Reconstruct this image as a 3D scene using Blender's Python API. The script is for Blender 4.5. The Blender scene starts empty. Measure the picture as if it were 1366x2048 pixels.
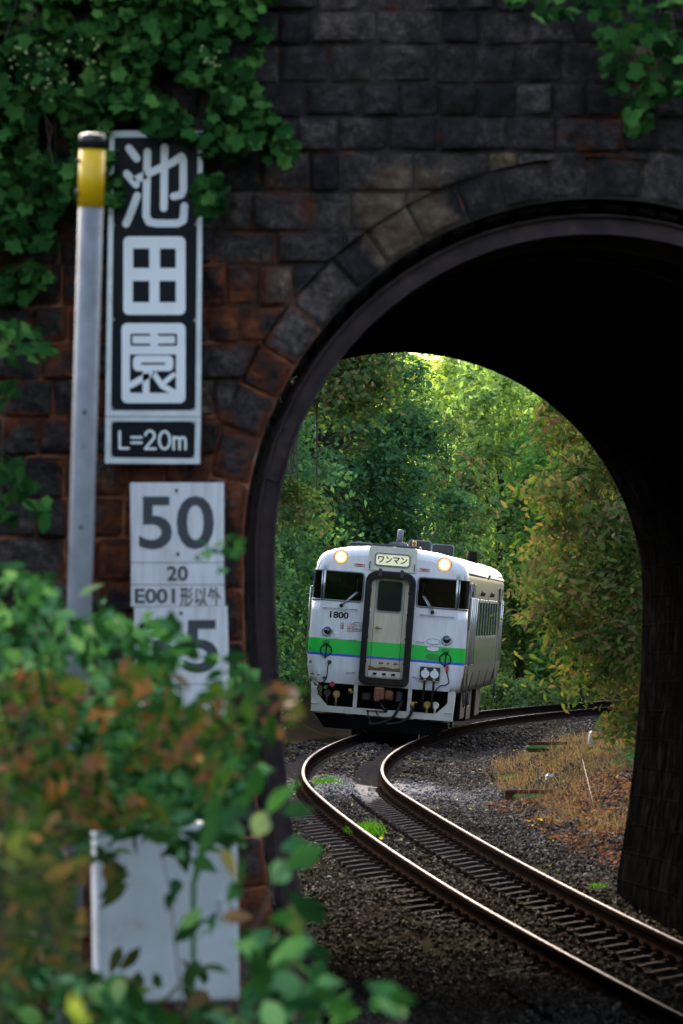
import bpy, math, random
import numpy as np
from mathutils import Vector, Matrix, noise as mnoise

R = math.radians
random.seed(7)
rng = np.random.default_rng(11)
scene = bpy.context.scene
col = scene.collection

# ------------------------------------------------------------------ camera
CAM_Z = 2.15
PITCH = R(0.9465)
cam_data = bpy.data.cameras.new('camera')
cam_data.sensor_fit = 'VERTICAL'
cam_data.sensor_width = 24
cam_data.sensor_height = 36
cam_data.lens = 235.14
cam_data.clip_start = 0.5
cam_data.clip_end = 2000
cam_data.dof.use_dof = True
cam_data.dof.focus_distance = 121.5
cam_data.dof.aperture_fstop = 6.3
cam = bpy.data.objects.new('camera', cam_data)
cam.location = (0, 0, CAM_Z)
cam.rotation_euler = (math.pi / 2 + PITCH, 0, 0)
col.objects.link(cam)
scene.camera = cam

# ------------------------------------------------------------------ sky, sun, exposure
SUN_EL, SUN_AZ = R(26), R(-10)            # azimuth measured from +Y (down the line) towards +X
world = bpy.data.worlds.new('World')
scene.world = world
world.use_nodes = True
wn = world.node_tree
wn.nodes.clear()
sky = wn.nodes.new('ShaderNodeTexSky')
sky.sky_type = 'NISHITA'
sky.sun_disc = False
sky.sun_elevation = SUN_EL
sky.sun_rotation = SUN_AZ
sky.air_density = 1.0
sky.dust_density = 6.0
sky.ozone_density = 0.6
bg = wn.nodes.new('ShaderNodeBackground')
bg.inputs['Strength'].default_value = 0.15
wo = wn.nodes.new('ShaderNodeOutputWorld')
hz_ = wn.nodes.new('ShaderNodeHueSaturation')          # thin high cloud: a paler blue
hz_.inputs['Saturation'].default_value = 0.80
wn.links.new(sky.outputs[0], hz_.inputs['Color'])
wn.links.new(hz_.outputs[0], bg.inputs[0])
wn.links.new(bg.outputs[0], wo.inputs[0])

sun_data = bpy.data.lights.new('sun', 'SUN')
sun_data.energy = 1.8
sun_data.angle = R(14)
sun_data.color = (1.0, 0.93, 0.80)
sun = bpy.data.objects.new('sun', sun_data)
to_sun = Vector((math.sin(SUN_AZ) * math.cos(SUN_EL), math.cos(SUN_AZ) * math.cos(SUN_EL), math.sin(SUN_EL)))
sun.rotation_euler = to_sun.to_track_quat('Z', 'Y').to_euler()
sun.location = (0, 60, 60)
col.objects.link(sun)

scene.view_settings.view_transform = 'Standard'
scene.view_settings.look = 'None'
scene.view_settings.gamma = 1
scene.view_settings.exposure = 2.4
scene.render.engine = 'CYCLES'
scene.cycles.max_bounces = 6
scene.cycles.use_denoising = True

# ------------------------------------------------------------------ helpers
FPX = 13377.0
def at(px, py, d):
    """Point at distance d down the line that the photograph shows at (px, py)."""
    xc, yc = (px - 683) / FPX, (1024 - py) / FPX
    cy = math.cos(PITCH) - yc * math.sin(PITCH)
    cz = math.sin(PITCH) + yc * math.cos(PITCH)
    s = d / cy
    return Vector((xc * s, d, CAM_Z + cz * s))

def tag(o, label=None, cat=None, group=None, kind=None):
    if label: o['label'] = label
    if cat: o['category'] = cat
    if group: o['group'] = group
    if kind: o['kind'] = kind
    return o

def empty(name, loc=(0, 0, 0), parent=None):
    o = bpy.data.objects.new(name, None)
    o.location = loc
    o.empty_display_size = 0.2
    col.objects.link(o)
    if parent: o.parent = parent
    return o

def copy_tree(o, parent=None):
    c = o.copy()
    col.objects.link(c)
    if parent: c.parent = parent
    for ch in o.children:
        copy_tree(ch, c)
    return c

def raw_mesh(name, v, faces, smooth=False):
    """v: (n,3) array; faces: (m,k) array of equal-sized polygons or list of lists."""
    me = bpy.data.meshes.new(name)
    v = np.asarray(v, dtype=np.float32)
    if isinstance(faces, np.ndarray):
        m, k = faces.shape
        me.vertices.add(len(v)); me.loops.add(m * k); me.polygons.add(m)
        me.vertices.foreach_set('co', v.ravel())
        me.loops.foreach_set('vertex_index', faces.ravel().astype(np.int32))
        me.polygons.foreach_set('loop_start', np.arange(0, m * k, k, dtype=np.int32))
        me.update(calc_edges=True)
    else:
        me.from_pydata([tuple(p) for p in v], [], faces)
    if smooth:
        me.polygons.foreach_set('use_smooth', np.ones(len(me.polygons), dtype=bool))
    me.update()
    return me

def link(name, me, m, parent=None):
    o = bpy.data.objects.new(name, me)
    if m is not None: me.materials.append(m)
    col.objects.link(o)
    if parent is not None: o.parent = parent
    return o

class MB:
    """Collects shapes and builds ONE mesh object."""
    def __init__(s): s.v = []; s.f = []; s.sm = []
    def add(s, v, f, smooth=False):
        b = len(s.v)
        s.v += [tuple(p) for p in v]
        s.f += [[i + b for i in q] for q in f]
        s.sm += [smooth] * len(f)
        return s
    def box(s, c, size, rot=None, bev=0.0):
        hx, hy, hz = size[0] / 2, size[1] / 2, size[2] / 2
        M = rot if rot is not None else Matrix.Identity(3)
        c = Vector(c)
        if bev <= 0:
            pts = [(x, y, z) for x in (-hx, hx) for y in (-hy, hy) for z in (-hz, hz)]
            f = [[0, 1, 3, 2], [4, 6, 7, 5], [0, 4, 5, 1], [2, 3, 7, 6], [0, 2, 6, 4], [1, 5, 7, 3]]
            return s.add([c + M @ Vector(p) for p in pts], f)
        b = min(bev, hx * .9, hy * .9, hz * .9)
        import itertools
        pts, idx = [], {}
        for sx, sy, sz in itertools.product((-1, 1), repeat=3):
            for ax in range(3):
                p = [sx * (hx - b), sy * (hy - b), sz * (hz - b)]
                p[ax] = (sx, sy, sz)[ax] * (hx, hy, hz)[ax]
                idx[(sx, sy, sz, ax)] = len(pts); pts.append(p)
        f = []
        for ax in range(3):
            o1, o2 = [a for a in range(3) if a != ax]
            for sg in (-1, 1):
                q = []
                for a, bb in ((-1, -1), (1, -1), (1, 1), (-1, 1)):
                    k = [0, 0, 0]; k[ax] = sg; k[o1] = a; k[o2] = bb
                    q.append(idx[(*k, ax)])
                f.append(q)
        for ax in range(3):
            o1, o2 = [a for a in range(3) if a != ax]
            for a in (-1, 1):
                for bb in (-1, 1):
                    k0 = [0, 0, 0]; k0[ax] = -1; k0[o1] = a; k0[o2] = bb
                    k1 = list(k0); k1[ax] = 1
                    f.append([idx[(*k0, o1)], idx[(*k0, o2)], idx[(*k1, o2)], idx[(*k1, o1)]])
        for sx, sy, sz in itertools.product((-1, 1), repeat=3):
            f.append([idx[(sx, sy, sz, 0)], idx[(sx, sy, sz, 1)], idx[(sx, sy, sz, 2)]])
        return s.add([c + M @ Vector(p) for p in pts], f)
    def tube(s, pts, r, n=8, cap=True):
        pts = [Vector(p) for p in pts]
        rr = r if isinstance(r, (list, tuple)) else [r] * len(pts)
        v, f = [], []
        up = None
        for i, p in enumerate(pts):
            t = (pts[min(i + 1, len(pts) - 1)] - pts[max(i - 1, 0)])
            if t.length < 1e-9: t = Vector((0, 0, 1))
            t.normalize()
            if up is None:
                up = t.orthogonal().normalized()
            up = (up - t * up.dot(t))
            if up.length < 1e-6: up = t.orthogonal()
            up.normalize()
            w = t.cross(up)
            for k in range(n):
                a = 2 * math.pi * k / n
                v.append(p + (up * math.cos(a) + w * math.sin(a)) * rr[i])
        for i in range(len(pts) - 1):
            for k in range(n):
                f.append([i * n + k, i * n + (k + 1) % n, (i + 1) * n + (k + 1) % n, (i + 1) * n + k])
        s.add(v, f, True)
        if cap:
            b = len(s.v) - len(v)
            s.f += [[b + k for k in reversed(range(n))], [b + (len(pts) - 1) * n + k for k in range(n)]]
            s.sm += [False, False]
        return s
    def disc(s, c, r, axis=(0, -1, 0), n=20, depth=0.0, r2=None):
        """Round plate: a short cylinder whose cap faces along axis."""
        a = Vector(axis).normalized()
        c = Vector(c)
        return s.tube([c, c + a * max(depth, 1e-4)], [r, r if r2 is None else r2], n)
    def ring(s, c, r, t, axis=(0, -1, 0), n=24, m=8):
        a = Vector(axis).normalized(); u = a.orthogonal().normalized(); w = a.cross(u); c = Vector(c)
        v, f = [], []
        for i in range(n):
            A = 2 * math.pi * i / n
            d = u * math.cos(A) + w * math.sin(A)
            for k in range(m):
                B = 2 * math.pi * k / m
                v.append(c + d * (r + t * math.cos(B)) + a * t * math.sin(B))
        for i in range(n):
            for k in range(m):
                f.append([i * m + k, i * m + (k + 1) % m, ((i + 1) % n) * m + (k + 1) % m, ((i + 1) % n) * m + k])
        return s.add(v, f, True)
    def prism(s, poly, y0, y1):
        """Polygon of (x,z) extruded from y0 (front) to y1 (back)."""
        n = len(poly)
        v = [(x, y0, z) for x, z in poly] + [(x, y1, z) for x, z in poly]
        f = [list(range(n)), [2 * n - 1 - k for k in range(n)]]
        f += [[k, n + k, n + (k + 1) % n, (k + 1) % n] for k in range(n)]
        return s.add(v, f)
    def frame(s, outer, inner, y0, y1):
        """Closed band between two equal-length (x,z) loops, extruded y0..y1."""
        n = len(outer)
        v = [(x, y0, z) for x, z in outer] + [(x, y0, z) for x, z in inner] + \
            [(x, y1, z) for x, z in outer] + [(x, y1, z) for x, z in inner]
        f = []
        for k in range(n):
            j = (k + 1) % n
            f += [[k, j, n + j, n + k], [2 * n + k, 3 * n + k, 3 * n + j, 2 * n + j],
                  [k, 2 * n + k, 2 * n + j, j], [n + k, n + j, 3 * n + j, 3 * n + k]]
        return s.add(v, f)
    def build(s, name, m, parent=None):
        me = bpy.data.meshes.new(name)
        me.from_pydata(s.v, [], s.f)
        me.polygons.foreach_set('use_smooth', np.array(s.sm, dtype=bool))
        import bmesh
        bm = bmesh.new(); bm.from_mesh(me)
        bmesh.ops.recalc_face_normals(bm, faces=bm.faces)
        bm.to_mesh(me); bm.free()
        me.update()
        return link(name, me, m, parent)

def rrect(cx, cz, w, h, r, n=5):
    """Rounded rectangle as (x,z) loop; r may be one radius or (bottom, top)."""
    rb, rt = (r, r) if not isinstance(r, tuple) else r
    out = []
    for (sx, sz, a0) in ((1, -1, -90), (1, 1, 0), (-1, 1, 90), (-1, -1, 180)):
        rad = rb if sz < 0 else rt
        for k in range(n + 1):
            a = R(a0 + 90 * k / n)
            out.append((cx + sx * (w / 2 - rad) + rad * math.cos(a), cz + sz * (h / 2 - rad) + rad * math.sin(a)))
    return out

def text_mesh(name, body, size, m, parent, loc, bold=0.0, width=None, sx=1.0, extrude=0.0012):
    """Lettering facing -Y, centred at loc; width squeezes it to a total width."""
    c = bpy.data.curves.new(name, 'FONT')
    c.body = body; c.size = size; c.align_x = 'CENTER'; c.align_y = 'CENTER'
    c.offset = bold; c.extrude = extrude; c.resolution_u = 4
    o = bpy.data.objects.new(name, c); col.objects.link(o)
    me = bpy.data.meshes.new_from_object(o.evaluated_get(bpy.context.evaluated_depsgraph_get()))
    bpy.data.objects.remove(o); bpy.data.curves.remove(c)
    n = len(me.vertices)
    co = np.empty(n * 3, dtype=np.float32); me.vertices.foreach_get('co', co); co = co.reshape(n, 3)
    x0, x1 = co[:, 0].min(), co[:, 0].max(); z0, z1 = co[:, 1].min(), co[:, 1].max()
    k = sx if width is None else width / max(x1 - x0, 1e-6)
    out = np.stack([(co[:, 0] - (x0 + x1) / 2) * k, -co[:, 2], co[:, 1] - (z0 + z1) / 2], 1)
    me.vertices.foreach_set('co', out.astype(np.float32).ravel()); me.update()
    me.materials.clear()
    t = link(name, me, m, parent); t.location = loc
    return t

# ------------------------------------------------------------------ materials
def nt(name):
    m = bpy.data.materials.new(name); m.use_nodes = True
    t = m.node_tree
    return m, t, t.nodes['Principled BSDF']

def N(t, kind, **kw):
    n = t.nodes.new(kind)
    for k, v in kw.items():
        if k.startswith('i_'):
            n.inputs[k[2:].replace('_', ' ')].default_value = v
        else: setattr(n, k, v)
    return n

def ramp(t, fac, stops, interp='LINEAR'):
    n = t.nodes.new('ShaderNodeValToRGB')
    n.color_ramp.interpolation = interp
    e = n.color_ramp.elements
    while len(e) < len(stops): e.new(0.5)
    for el, (p, c) in zip(e, stops):
        el.position = p; el.color = (*c, 1) if len(c) == 3 else c
    t.links.new(fac, n.inputs[0])
    return n.outputs[0]

def noise_tex(t, scale, detail=5, rough=0.55, vec=None, dist=0.0):
    n = N(t, 'ShaderNodeTexNoise'); n.inputs['Scale'].default_value = scale
    n.inputs['Detail'].default_value = detail; n.inputs['Roughness'].default_value = rough
    n.inputs['Distortion'].default_value = dist
    if vec is not None: t.links.new(vec, n.inputs['Vector'])
    return n.outputs['Fac']

def objco(t): return N(t, 'ShaderNodeTexCoord').outputs['Object']

def mixc(t, fac, a, b, blend='MIX'):
    n = N(t, 'ShaderNodeMix', data_type='RGBA', blend_type=blend)
    for s, v in ((0, fac), (6, a), (7, b)):
        if hasattr(v, 'is_output'): t.links.new(v, n.inputs[s])
        else: n.inputs[s].default_value = v if s == 0 else ((*v, 1) if len(v) == 3 else v)
    return n.outputs[2]

def mth(t, op, a, b=0.0, clamp=False):
    n = N(t, 'ShaderNodeMath', operation=op); n.use_clamp = clamp
    for s, v in ((0, a), (1, b)):
        if hasattr(v, 'is_output'): t.links.new(v, n.inputs[s])
        else: n.inputs[s].default_value = v
    return n.outputs[0]

def bump(t, p, h, strength=0.4, dist=0.01):
    b = N(t, 'ShaderNodeBump'); b.inputs['Strength'].default_value = strength
    b.inputs['Distance'].default_value = dist
    t.links.new(h, b.inputs['Height']); t.links.new(b.outputs[0], p.inputs['Normal'])

def simple(name, c1, c2=None, scale=8, rough=0.6, metal=0.0, bmp=0.15, stops=None, spec=0.5, coat=0.0):
    """Noise-mottled paint, metal, wood or stone."""
    m, t, p = nt(name)
    c2 = c2 or tuple(x * 0.7 for x in c1)
    f = noise_tex(t, scale, 6, 0.6, objco(t))
    t.links.new(ramp(t, f, stops or [(0.32, c2), (0.62, c1)]), p.inputs['Base Color'])
    p.inputs['Roughness'].default_value = rough
    p.inputs['Metallic'].default_value = metal
    p.inputs['Specular IOR Level'].default_value = spec
    p.inputs['Coat Weight'].default_value = coat
    if bmp: bump(t, p, noise_tex(t, scale * 4, 4, 0.6, objco(t)), bmp, 0.005)
    return m

def emit(name, c, strength):
    m, t, p = nt(name)
    p.inputs['Base Color'].default_value = (*c, 1)
    p.inputs['Emission Color'].default_value = (*c, 1)
    p.inputs['Emission Strength'].default_value = strength
    return m

def leaf_mat(name, stops, trans=0.35, rough=0.55, clump=0.5, cs=0.9, spec=0.0):
    """Each leaf its own tint, with larger patches of lighter and darker growth."""
    m, t, p = nt(name)
    g = N(t, 'ShaderNodeNewGeometry')
    f = noise_tex(t, cs, 3, 0.6, g.outputs['Position'])
    fac = mth(t, 'ADD', mth(t, 'MULTIPLY', g.outputs['Random Per Island'], 1 - clump),
              mth(t, 'MULTIPLY', mth(t, 'MULTIPLY_ADD', f, 2.2, ), clump))
    mm = t.nodes[-1]
    # centre the clump noise: (f-0.5)*2.2+0.5
    for n in t.nodes:
        if n.type == 'MATH' and n.operation == 'MULTIPLY_ADD': n.inputs[2].default_value = -0.6
    c = ramp(t, fac, stops)
    t.links.new(c, p.inputs['Base Color'])
    p.inputs['Roughness'].default_value = rough
    p.inputs['Specular IOR Level'].default_value = spec
    tr = N(t, 'ShaderNodeBsdfTranslucent')
    t.links.new(mixc(t, 1.0, c, (1.0, 1.0, 0.45), 'MULTIPLY'), tr.inputs['Color'])
    mx = N(t, 'ShaderNodeMixShader'); mx.inputs[0].default_value = trans
    t.links.new(p.outputs[0], mx.inputs[1]); t.links.new(tr.outputs[0], mx.inputs[2])
    t.links.new(mx.outputs[0], t.nodes['Material Output'].inputs['Surface'])
    return m

M = {}
M['steel_arch'] = simple('rusted_arch_steel', (0.050, 0.034, 0.036), (0.022, 0.016, 0.018), 6, 0.7, 0.0, 0.3, spec=.15,
                         stops=[(0.3, (0.028, 0.019, 0.021)), (0.6, (0.058, 0.040, 0.043)), (0.82, (0.12, 0.07, 0.05))])
M['mossy_stone'] = simple('mossy_dark_stone', (0.030, 0.033, 0.024), (0.012, 0.012, 0.010), 3, 0.9, 0, 0.6, spec=0)
M['lagging'] = simple('sooty_lagging_timber', (0.012, 0.010, 0.010), (0.006, 0.005, 0.005), 5, 0.9)
M['grey_pole'] = simple('galvanised_steel', (0.22, 0.235, 0.26), (0.15, 0.16, 0.18), 7, 0.6, 0.1, 0.15)
M['yellow'] = simple('yellow_reflective', (0.80, 0.48, 0.005), (0.70, 0.40, 0.004), 9, 0.4, 0, 0.05)
M['black_cap'] = simple('black_plastic', (0.012, 0.012, 0.02), (0.008, 0.008, 0.012), 9, 0.3, 0, 0.02)
M['sign_white'] = simple('sign_white', (0.82, 0.83, 0.83), (0.76, 0.77, 0.78), 3, 0.45, 0, 0.02)
M['sign_black'] = simple('sign_black_enamel', (0.008, 0.010, 0.016), (0.005, 0.006, 0.010), 4, 0.3, 0, 0.0, spec=0.12)
M['sign_frame'] = simple('aluminium_frame', (0.62, 0.64, 0.66), (0.5, 0.52, 0.54), 12, 0.4, 0.3, 0.05)
M['screw'] = simple('screw_steel', (0.25, 0.24, 0.23), None, 30, 0.45, 0.7, 0.1)
M['hole'] = simple('bolt_black', (0.012, 0.011, 0.011), None, 20, 0.7)
M['concrete'] = simple('sleeper_concrete', (0.062, 0.054, 0.054), (0.030, 0.025, 0.024), 5, 0.8, 0, 0.5, spec=0)
M['bark'] = simple('bark', (0.055, 0.042, 0.032), (0.025, 0.018, 0.014), 9, 0.9, 0, 0.8)
M['twig'] = simple('twig', (0.10, 0.07, 0.05), (0.05, 0.035, 0.025), 14, 0.85, 0, 0.4)
M['white_box'] = simple('cabinet_paint', (0.70, 0.73, 0.79), (0.55, 0.57, 0.60), 3.5, 0.5, 0, 0.03, stops=[(.28, (.38, .37, .34)), (.42, (.60, .62, .66)), (.65, (.70, .73, .79))])
M['stake'] = simple('old_wood', (0.22, 0.17, 0.13), (0.12, 0.09, 0.07), 12, 0.9)
M['marker'] = simple('white_marker', (0.42, 0.42, 0.41), (0.25, 0.25, 0.24), 10, 0.8)
M['clip'] = simple('rail_clip_iron', (0.035, 0.024, 0.019), (0.018, 0.012, 0.010), 20, 0.8, 0, 0.2, spec=0)

# sign paint with streaks of grime
m, t, p = nt('weathered_white_plate')
co = objco(t)
mp = N(t, 'ShaderNodeMapping'); mp.inputs['Scale'].default_value = (9, 9, 0.9); t.links.new(co, mp.inputs[0])
c = ramp(t, noise_tex(t, 1.6, 5, 0.6, mp.outputs[0]), [(0.30, (0.50, 0.49, 0.48)), (0.55, (0.70, 0.69, 0.70)), (0.75, (0.76, 0.76, 0.77))])
c = mixc(t, ramp(t, noise_tex(t, 3.3, 4, 0.6, mp.outputs[0]), [(0.62, (0, 0, 0)), (0.75, (0.5, 0.5, 0.5))]), c, (0.36, 0.38, 0.24))
t.links.new(c, p.inputs['Base Color']); p.inputs['Roughness'].default_value = 0.55
M['plate'] = m
M['plate_ink'] = simple('plate_ink', (0.045, 0.05, 0.065), (0.03, 0.032, 0.04), 6, 0.5, 0, 0.02)

# masonry ------------------------------------------------------------
def rust_mask(t, pos):
    sep = N(t, 'ShaderNodeSeparateXYZ'); t.links.new(pos, sep.inputs[0])
    low = mth(t, 'MULTIPLY', mth(t, 'SUBTRACT', 5.4, sep.outputs['Z']), 0.6, True)
    left = mth(t, 'MULTIPLY', mth(t, 'SUBTRACT', 1.25, sep.outputs['X']), 0.55, True)
    reg = mth(t, 'MULTIPLY', low, left)
    n = noise_tex(t, 1.25, 9, 0.66, pos)
    f = mth(t, 'ADD', n, mth(t, 'MULTIPLY', reg, 0.15))
    return f, reg

m, t, p = nt('sooty_stone')
pos = N(t, 'ShaderNodeNewGeometry').outputs['Position']
g = N(t, 'ShaderNodeNewGeometry')
base = ramp(t, g.outputs['Random Per Island'], [(0.0, (0.018, 0.015, 0.016)), (0.3, (0.036, 0.029, 0.029)), (0.65, (0.056, 0.045, 0.042)),
                                               (0.88, (0.078, 0.064, 0.058)), (0.985, (0.12, 0.082, 0.05))])
fine = ramp(t, noise_tex(t, 24, 6, .75, pos), [(.36, (.35, .35, .36)), (.5, (1, 1, 1)), (.62, (1.9, 1.8, 1.75))])
vor = N(t, 'ShaderNodeTexVoronoi', feature='DISTANCE_TO_EDGE'); vor.inputs['Scale'].default_value = 9; t.links.new(pos, vor.inputs['Vector'])
crack = ramp(t, vor.outputs['Distance'], [(.0, (.35, .35, .35)), (.05, (1, 1, 1))])
base = mixc(t, .8, base, fine, 'MULTIPLY'); base = mixc(t, .6, base, crack, 'MULTIPLY')
base = mixc(t, 0.9, base, ramp(t, mth(t, 'ADD', mth(t, 'MULTIPLY', noise_tex(t, 7, 9, 0.75, pos), .55), mth(t, 'MULTIPLY', noise_tex(t, 2.1, 4, 0.6, pos), .45)), [(0.40, (0.18, 0.18, 0.20)), (0.49, (.9, .9, .9)), (0.57, (2.4, 2.25, 2.2)), (.64, (3.6, 3.3, 3.2))]), 'MULTIPLY')
f, reg = rust_mask(t, pos)
rust = ramp(t, noise_tex(t, 9, 5, 0.6, pos), [(0.3, (0.035, 0.013, 0.008)), (0.46, (0.13, 0.032, 0.010)), (0.62, (0.27, 0.070, 0.018))])
edge = N(t, 'ShaderNodeAttribute', attribute_name='edge').outputs['Fac']
k = ramp(t, mth(t, 'SUBTRACT', mth(t, 'ADD', f, .055), mth(t, 'MULTIPLY', edge, .10)), [(0.60, (0, 0, 0)), (0.67, (0.95, 0.95, 0.95))])
c = mixc(t, k, base, rust)
pale = ramp(t, noise_tex(t, 5.5, 8, 0.75, pos), [(0.66, (0, 0, 0)), (0.76, (0.5, 0.5, 0.5))])
c = mixc(t, mth(t, 'MULTIPLY', pale, reg), c, (0.22, 0.16, 0.15))
# tan seepage stain on the haunch of the arch
vd = N(t, 'ShaderNodeVectorMath', operation='DISTANCE'); t.links.new(pos, vd.inputs[0]); vd.inputs[1].default_value = (0.42, 43.95, 4.79)
near_ = mth(t, 'SUBTRACT', 1.0, mth(t, 'DIVIDE', vd.outputs['Value'], 0.52), True)
tan_ = ramp(t, mth(t, 'ADD', mth(t, 'MULTIPLY', near_, .55), mth(t, 'MULTIPLY', noise_tex(t, 4, 7, .7, pos), .7)), [(.46, (0, 0, 0)), (.60, (.95, .95, .95))])
c = mixc(t, mth(t, 'MULTIPLY', tan_, mth(t, 'GREATER_THAN', near_, .01)), c, ramp(t, noise_tex(t, 9, 6, .7, pos), [(.3, (.07, .035, .018)), (.5, (.17, .105, .06)), (.7, (.30, .22, .15))]))
t.links.new(c, p.inputs['Base Color'])
p.inputs['Roughness'].default_value = 0.72
p.inputs['Specular IOR Level'].default_value = 0.35
bump(t, p, mth(t, 'ADD', noise_tex(t, 13, 10, 0.75, pos), mth(t, 'MULTIPLY', vor.outputs['Distance'], .6)), 1.0, 0.10)
M['stone'] = m

m, t, p = nt('rust_stained_mortar')
pos = N(t, 'ShaderNodeNewGeometry').outputs['Position']
f, reg = rust_mask(t, pos)
k = ramp(t, mth(t, 'ADD', noise_tex(t, 2.2, 6, 0.7, pos), mth(t, 'MULTIPLY', reg, 0.20)), [(0.605, (0, 0, 0)), (0.70, (.9, .9, .9))])
rust = ramp(t, noise_tex(t, 6, 5, 0.6, pos), [(0.3, (0.05, 0.020, 0.012)), (0.45, (0.22, 0.060, 0.018)), (0.58, (0.30, 0.105, 0.045)), (0.72, (0.28, 0.20, 0.17))])
dark = ramp(t, noise_tex(t, 8, 5, 0.6, pos), [(0.35, (0.010, 0.008, 0.007)), (0.6, (0.022, 0.017, 0.014)), (0.78, (0.06, 0.04, 0.03))])
t.links.new(mixc(t, k, dark, rust), p.inputs['Base Color'])
p.inputs['Roughness'].default_value = 0.85
bump(t, p, noise_tex(t, 22, 8, 0.7, pos), 0.8, 0.02)
M['mortar'] = m

m, t, p = nt('tunnel_lining_stone')
uv = N(t, 'ShaderNodeUVMap').outputs[0]
br = N(t, 'ShaderNodeTexBrick'); t.links.new(uv, br.inputs['Vector'])
br.inputs['Scale'].default_value = 1; br.inputs['Brick Width'].default_value = 0.45; br.inputs['Row Height'].default_value = 0.27
br.inputs['Mortar Size'].default_value = 0.012; br.inputs['Mortar Smooth'].default_value = 0.5
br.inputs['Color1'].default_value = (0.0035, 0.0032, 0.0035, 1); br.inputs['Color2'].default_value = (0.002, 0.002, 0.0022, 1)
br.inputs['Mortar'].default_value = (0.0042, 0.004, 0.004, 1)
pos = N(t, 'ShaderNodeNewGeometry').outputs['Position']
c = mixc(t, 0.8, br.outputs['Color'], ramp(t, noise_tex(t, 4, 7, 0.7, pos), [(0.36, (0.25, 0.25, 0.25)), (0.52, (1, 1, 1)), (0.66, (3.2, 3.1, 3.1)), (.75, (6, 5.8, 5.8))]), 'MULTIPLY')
t.links.new(c, p.inputs['Base Color']); p.inputs['Roughness'].default_value = 0.9; p.inputs['Specular IOR Level'].default_value = 0.0
h = mth(t, 'ADD', mth(t, 'MULTIPLY', br.outputs['Fac'], -0.6), noise_tex(t, 9, 8, 0.7, pos))
bump(t, p, h, 0.9, 0.04)
M['lining'] = m

# ground -------------------------------------------------------------
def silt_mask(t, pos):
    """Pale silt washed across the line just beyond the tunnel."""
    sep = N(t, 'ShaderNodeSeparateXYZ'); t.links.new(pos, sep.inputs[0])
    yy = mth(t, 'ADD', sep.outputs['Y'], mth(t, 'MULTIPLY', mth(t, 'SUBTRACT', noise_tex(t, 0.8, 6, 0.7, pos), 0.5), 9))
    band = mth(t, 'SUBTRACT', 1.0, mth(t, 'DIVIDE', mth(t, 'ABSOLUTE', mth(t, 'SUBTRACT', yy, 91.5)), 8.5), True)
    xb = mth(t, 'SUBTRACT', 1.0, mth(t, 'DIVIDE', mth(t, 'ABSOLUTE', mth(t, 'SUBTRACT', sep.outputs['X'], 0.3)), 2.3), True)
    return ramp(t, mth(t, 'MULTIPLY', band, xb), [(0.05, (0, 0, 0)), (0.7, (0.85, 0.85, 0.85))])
m, t, p = nt('trackside_ground')
pos = N(t, 'ShaderNodeNewGeometry').outputs['Position']
sep = N(t, 'ShaderNodeSeparateXYZ'); t.links.new(pos, sep.inputs[0])
c = ramp(t, noise_tex(t, 11, 8, 0.7, pos), [(0.30, (0.008, 0.0065, 0.0055)), (0.5, (0.018, 0.0145, 0.012)), (0.68, (0.030, 0.025, 0.021)), (0.8, (0.05, 0.044, 0.038))])
c = mixc(t, ramp(t, noise_tex(t, 0.6, 5, 0.65, pos), [(0.5, (0, 0, 0)), (0.7, (0.6, 0.6, 0.6))]), c, (0.05, 0.055, 0.02))
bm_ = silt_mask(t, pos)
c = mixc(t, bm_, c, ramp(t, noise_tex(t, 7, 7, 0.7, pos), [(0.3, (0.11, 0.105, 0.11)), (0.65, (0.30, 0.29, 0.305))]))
mould = ramp(t, noise_tex(t, 3, 6, .7, pos), [(.35, (.010, .014, .006)), (.6, (.024, .030, .012)), (.75, (.05, .04, .02))])
c = mixc(t, mth(t, 'MULTIPLY', mth(t, 'SUBTRACT', sep.outputs['Z'], .15), 2.5, True), c, mould)
t.links.new(c, p.inputs['Base Color']); p.inputs['Roughness'].default_value = 0.9; p.inputs['Specular IOR Level'].default_value = 0
bump(t, p, noise_tex(t, 26, 9, 0.75, pos), 1.0, 0.05)
M['ground'] = m
M['hill'] = simple('hill_soil', (0.030, 0.036, 0.016), (0.014, 0.014, 0.008), 1.2, 0.95, 0, 0.6, spec=.05)

m, t, p = nt('ballast_stone')
g = N(t, 'ShaderNodeNewGeometry')
c = ramp(t, g.outputs['Random Per Island'], [(0, (0.026, 0.022, 0.020)), (0.4, (0.050, 0.043, 0.038)), (0.8, (0.074, 0.066, 0.059)), (0.96, (0.105, 0.097, 0.09)), (1, (0.17, 0.16, 0.155))])
c = mixc(t, ramp(t, noise_tex(t, 0.5, 4, 0.6, g.outputs['Position']), [(0.50, (0, 0, 0)), (0.66, (0.4, 0.4, 0.4))]), c, (0.042, 0.024, 0.018))
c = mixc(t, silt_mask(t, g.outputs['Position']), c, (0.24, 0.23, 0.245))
t.links.new(c, p.inputs['Base Color']); p.inputs['Roughness'].default_value = 0.85; p.inputs['Specular IOR Level'].default_value = 0
M['ballast'] = m

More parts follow.
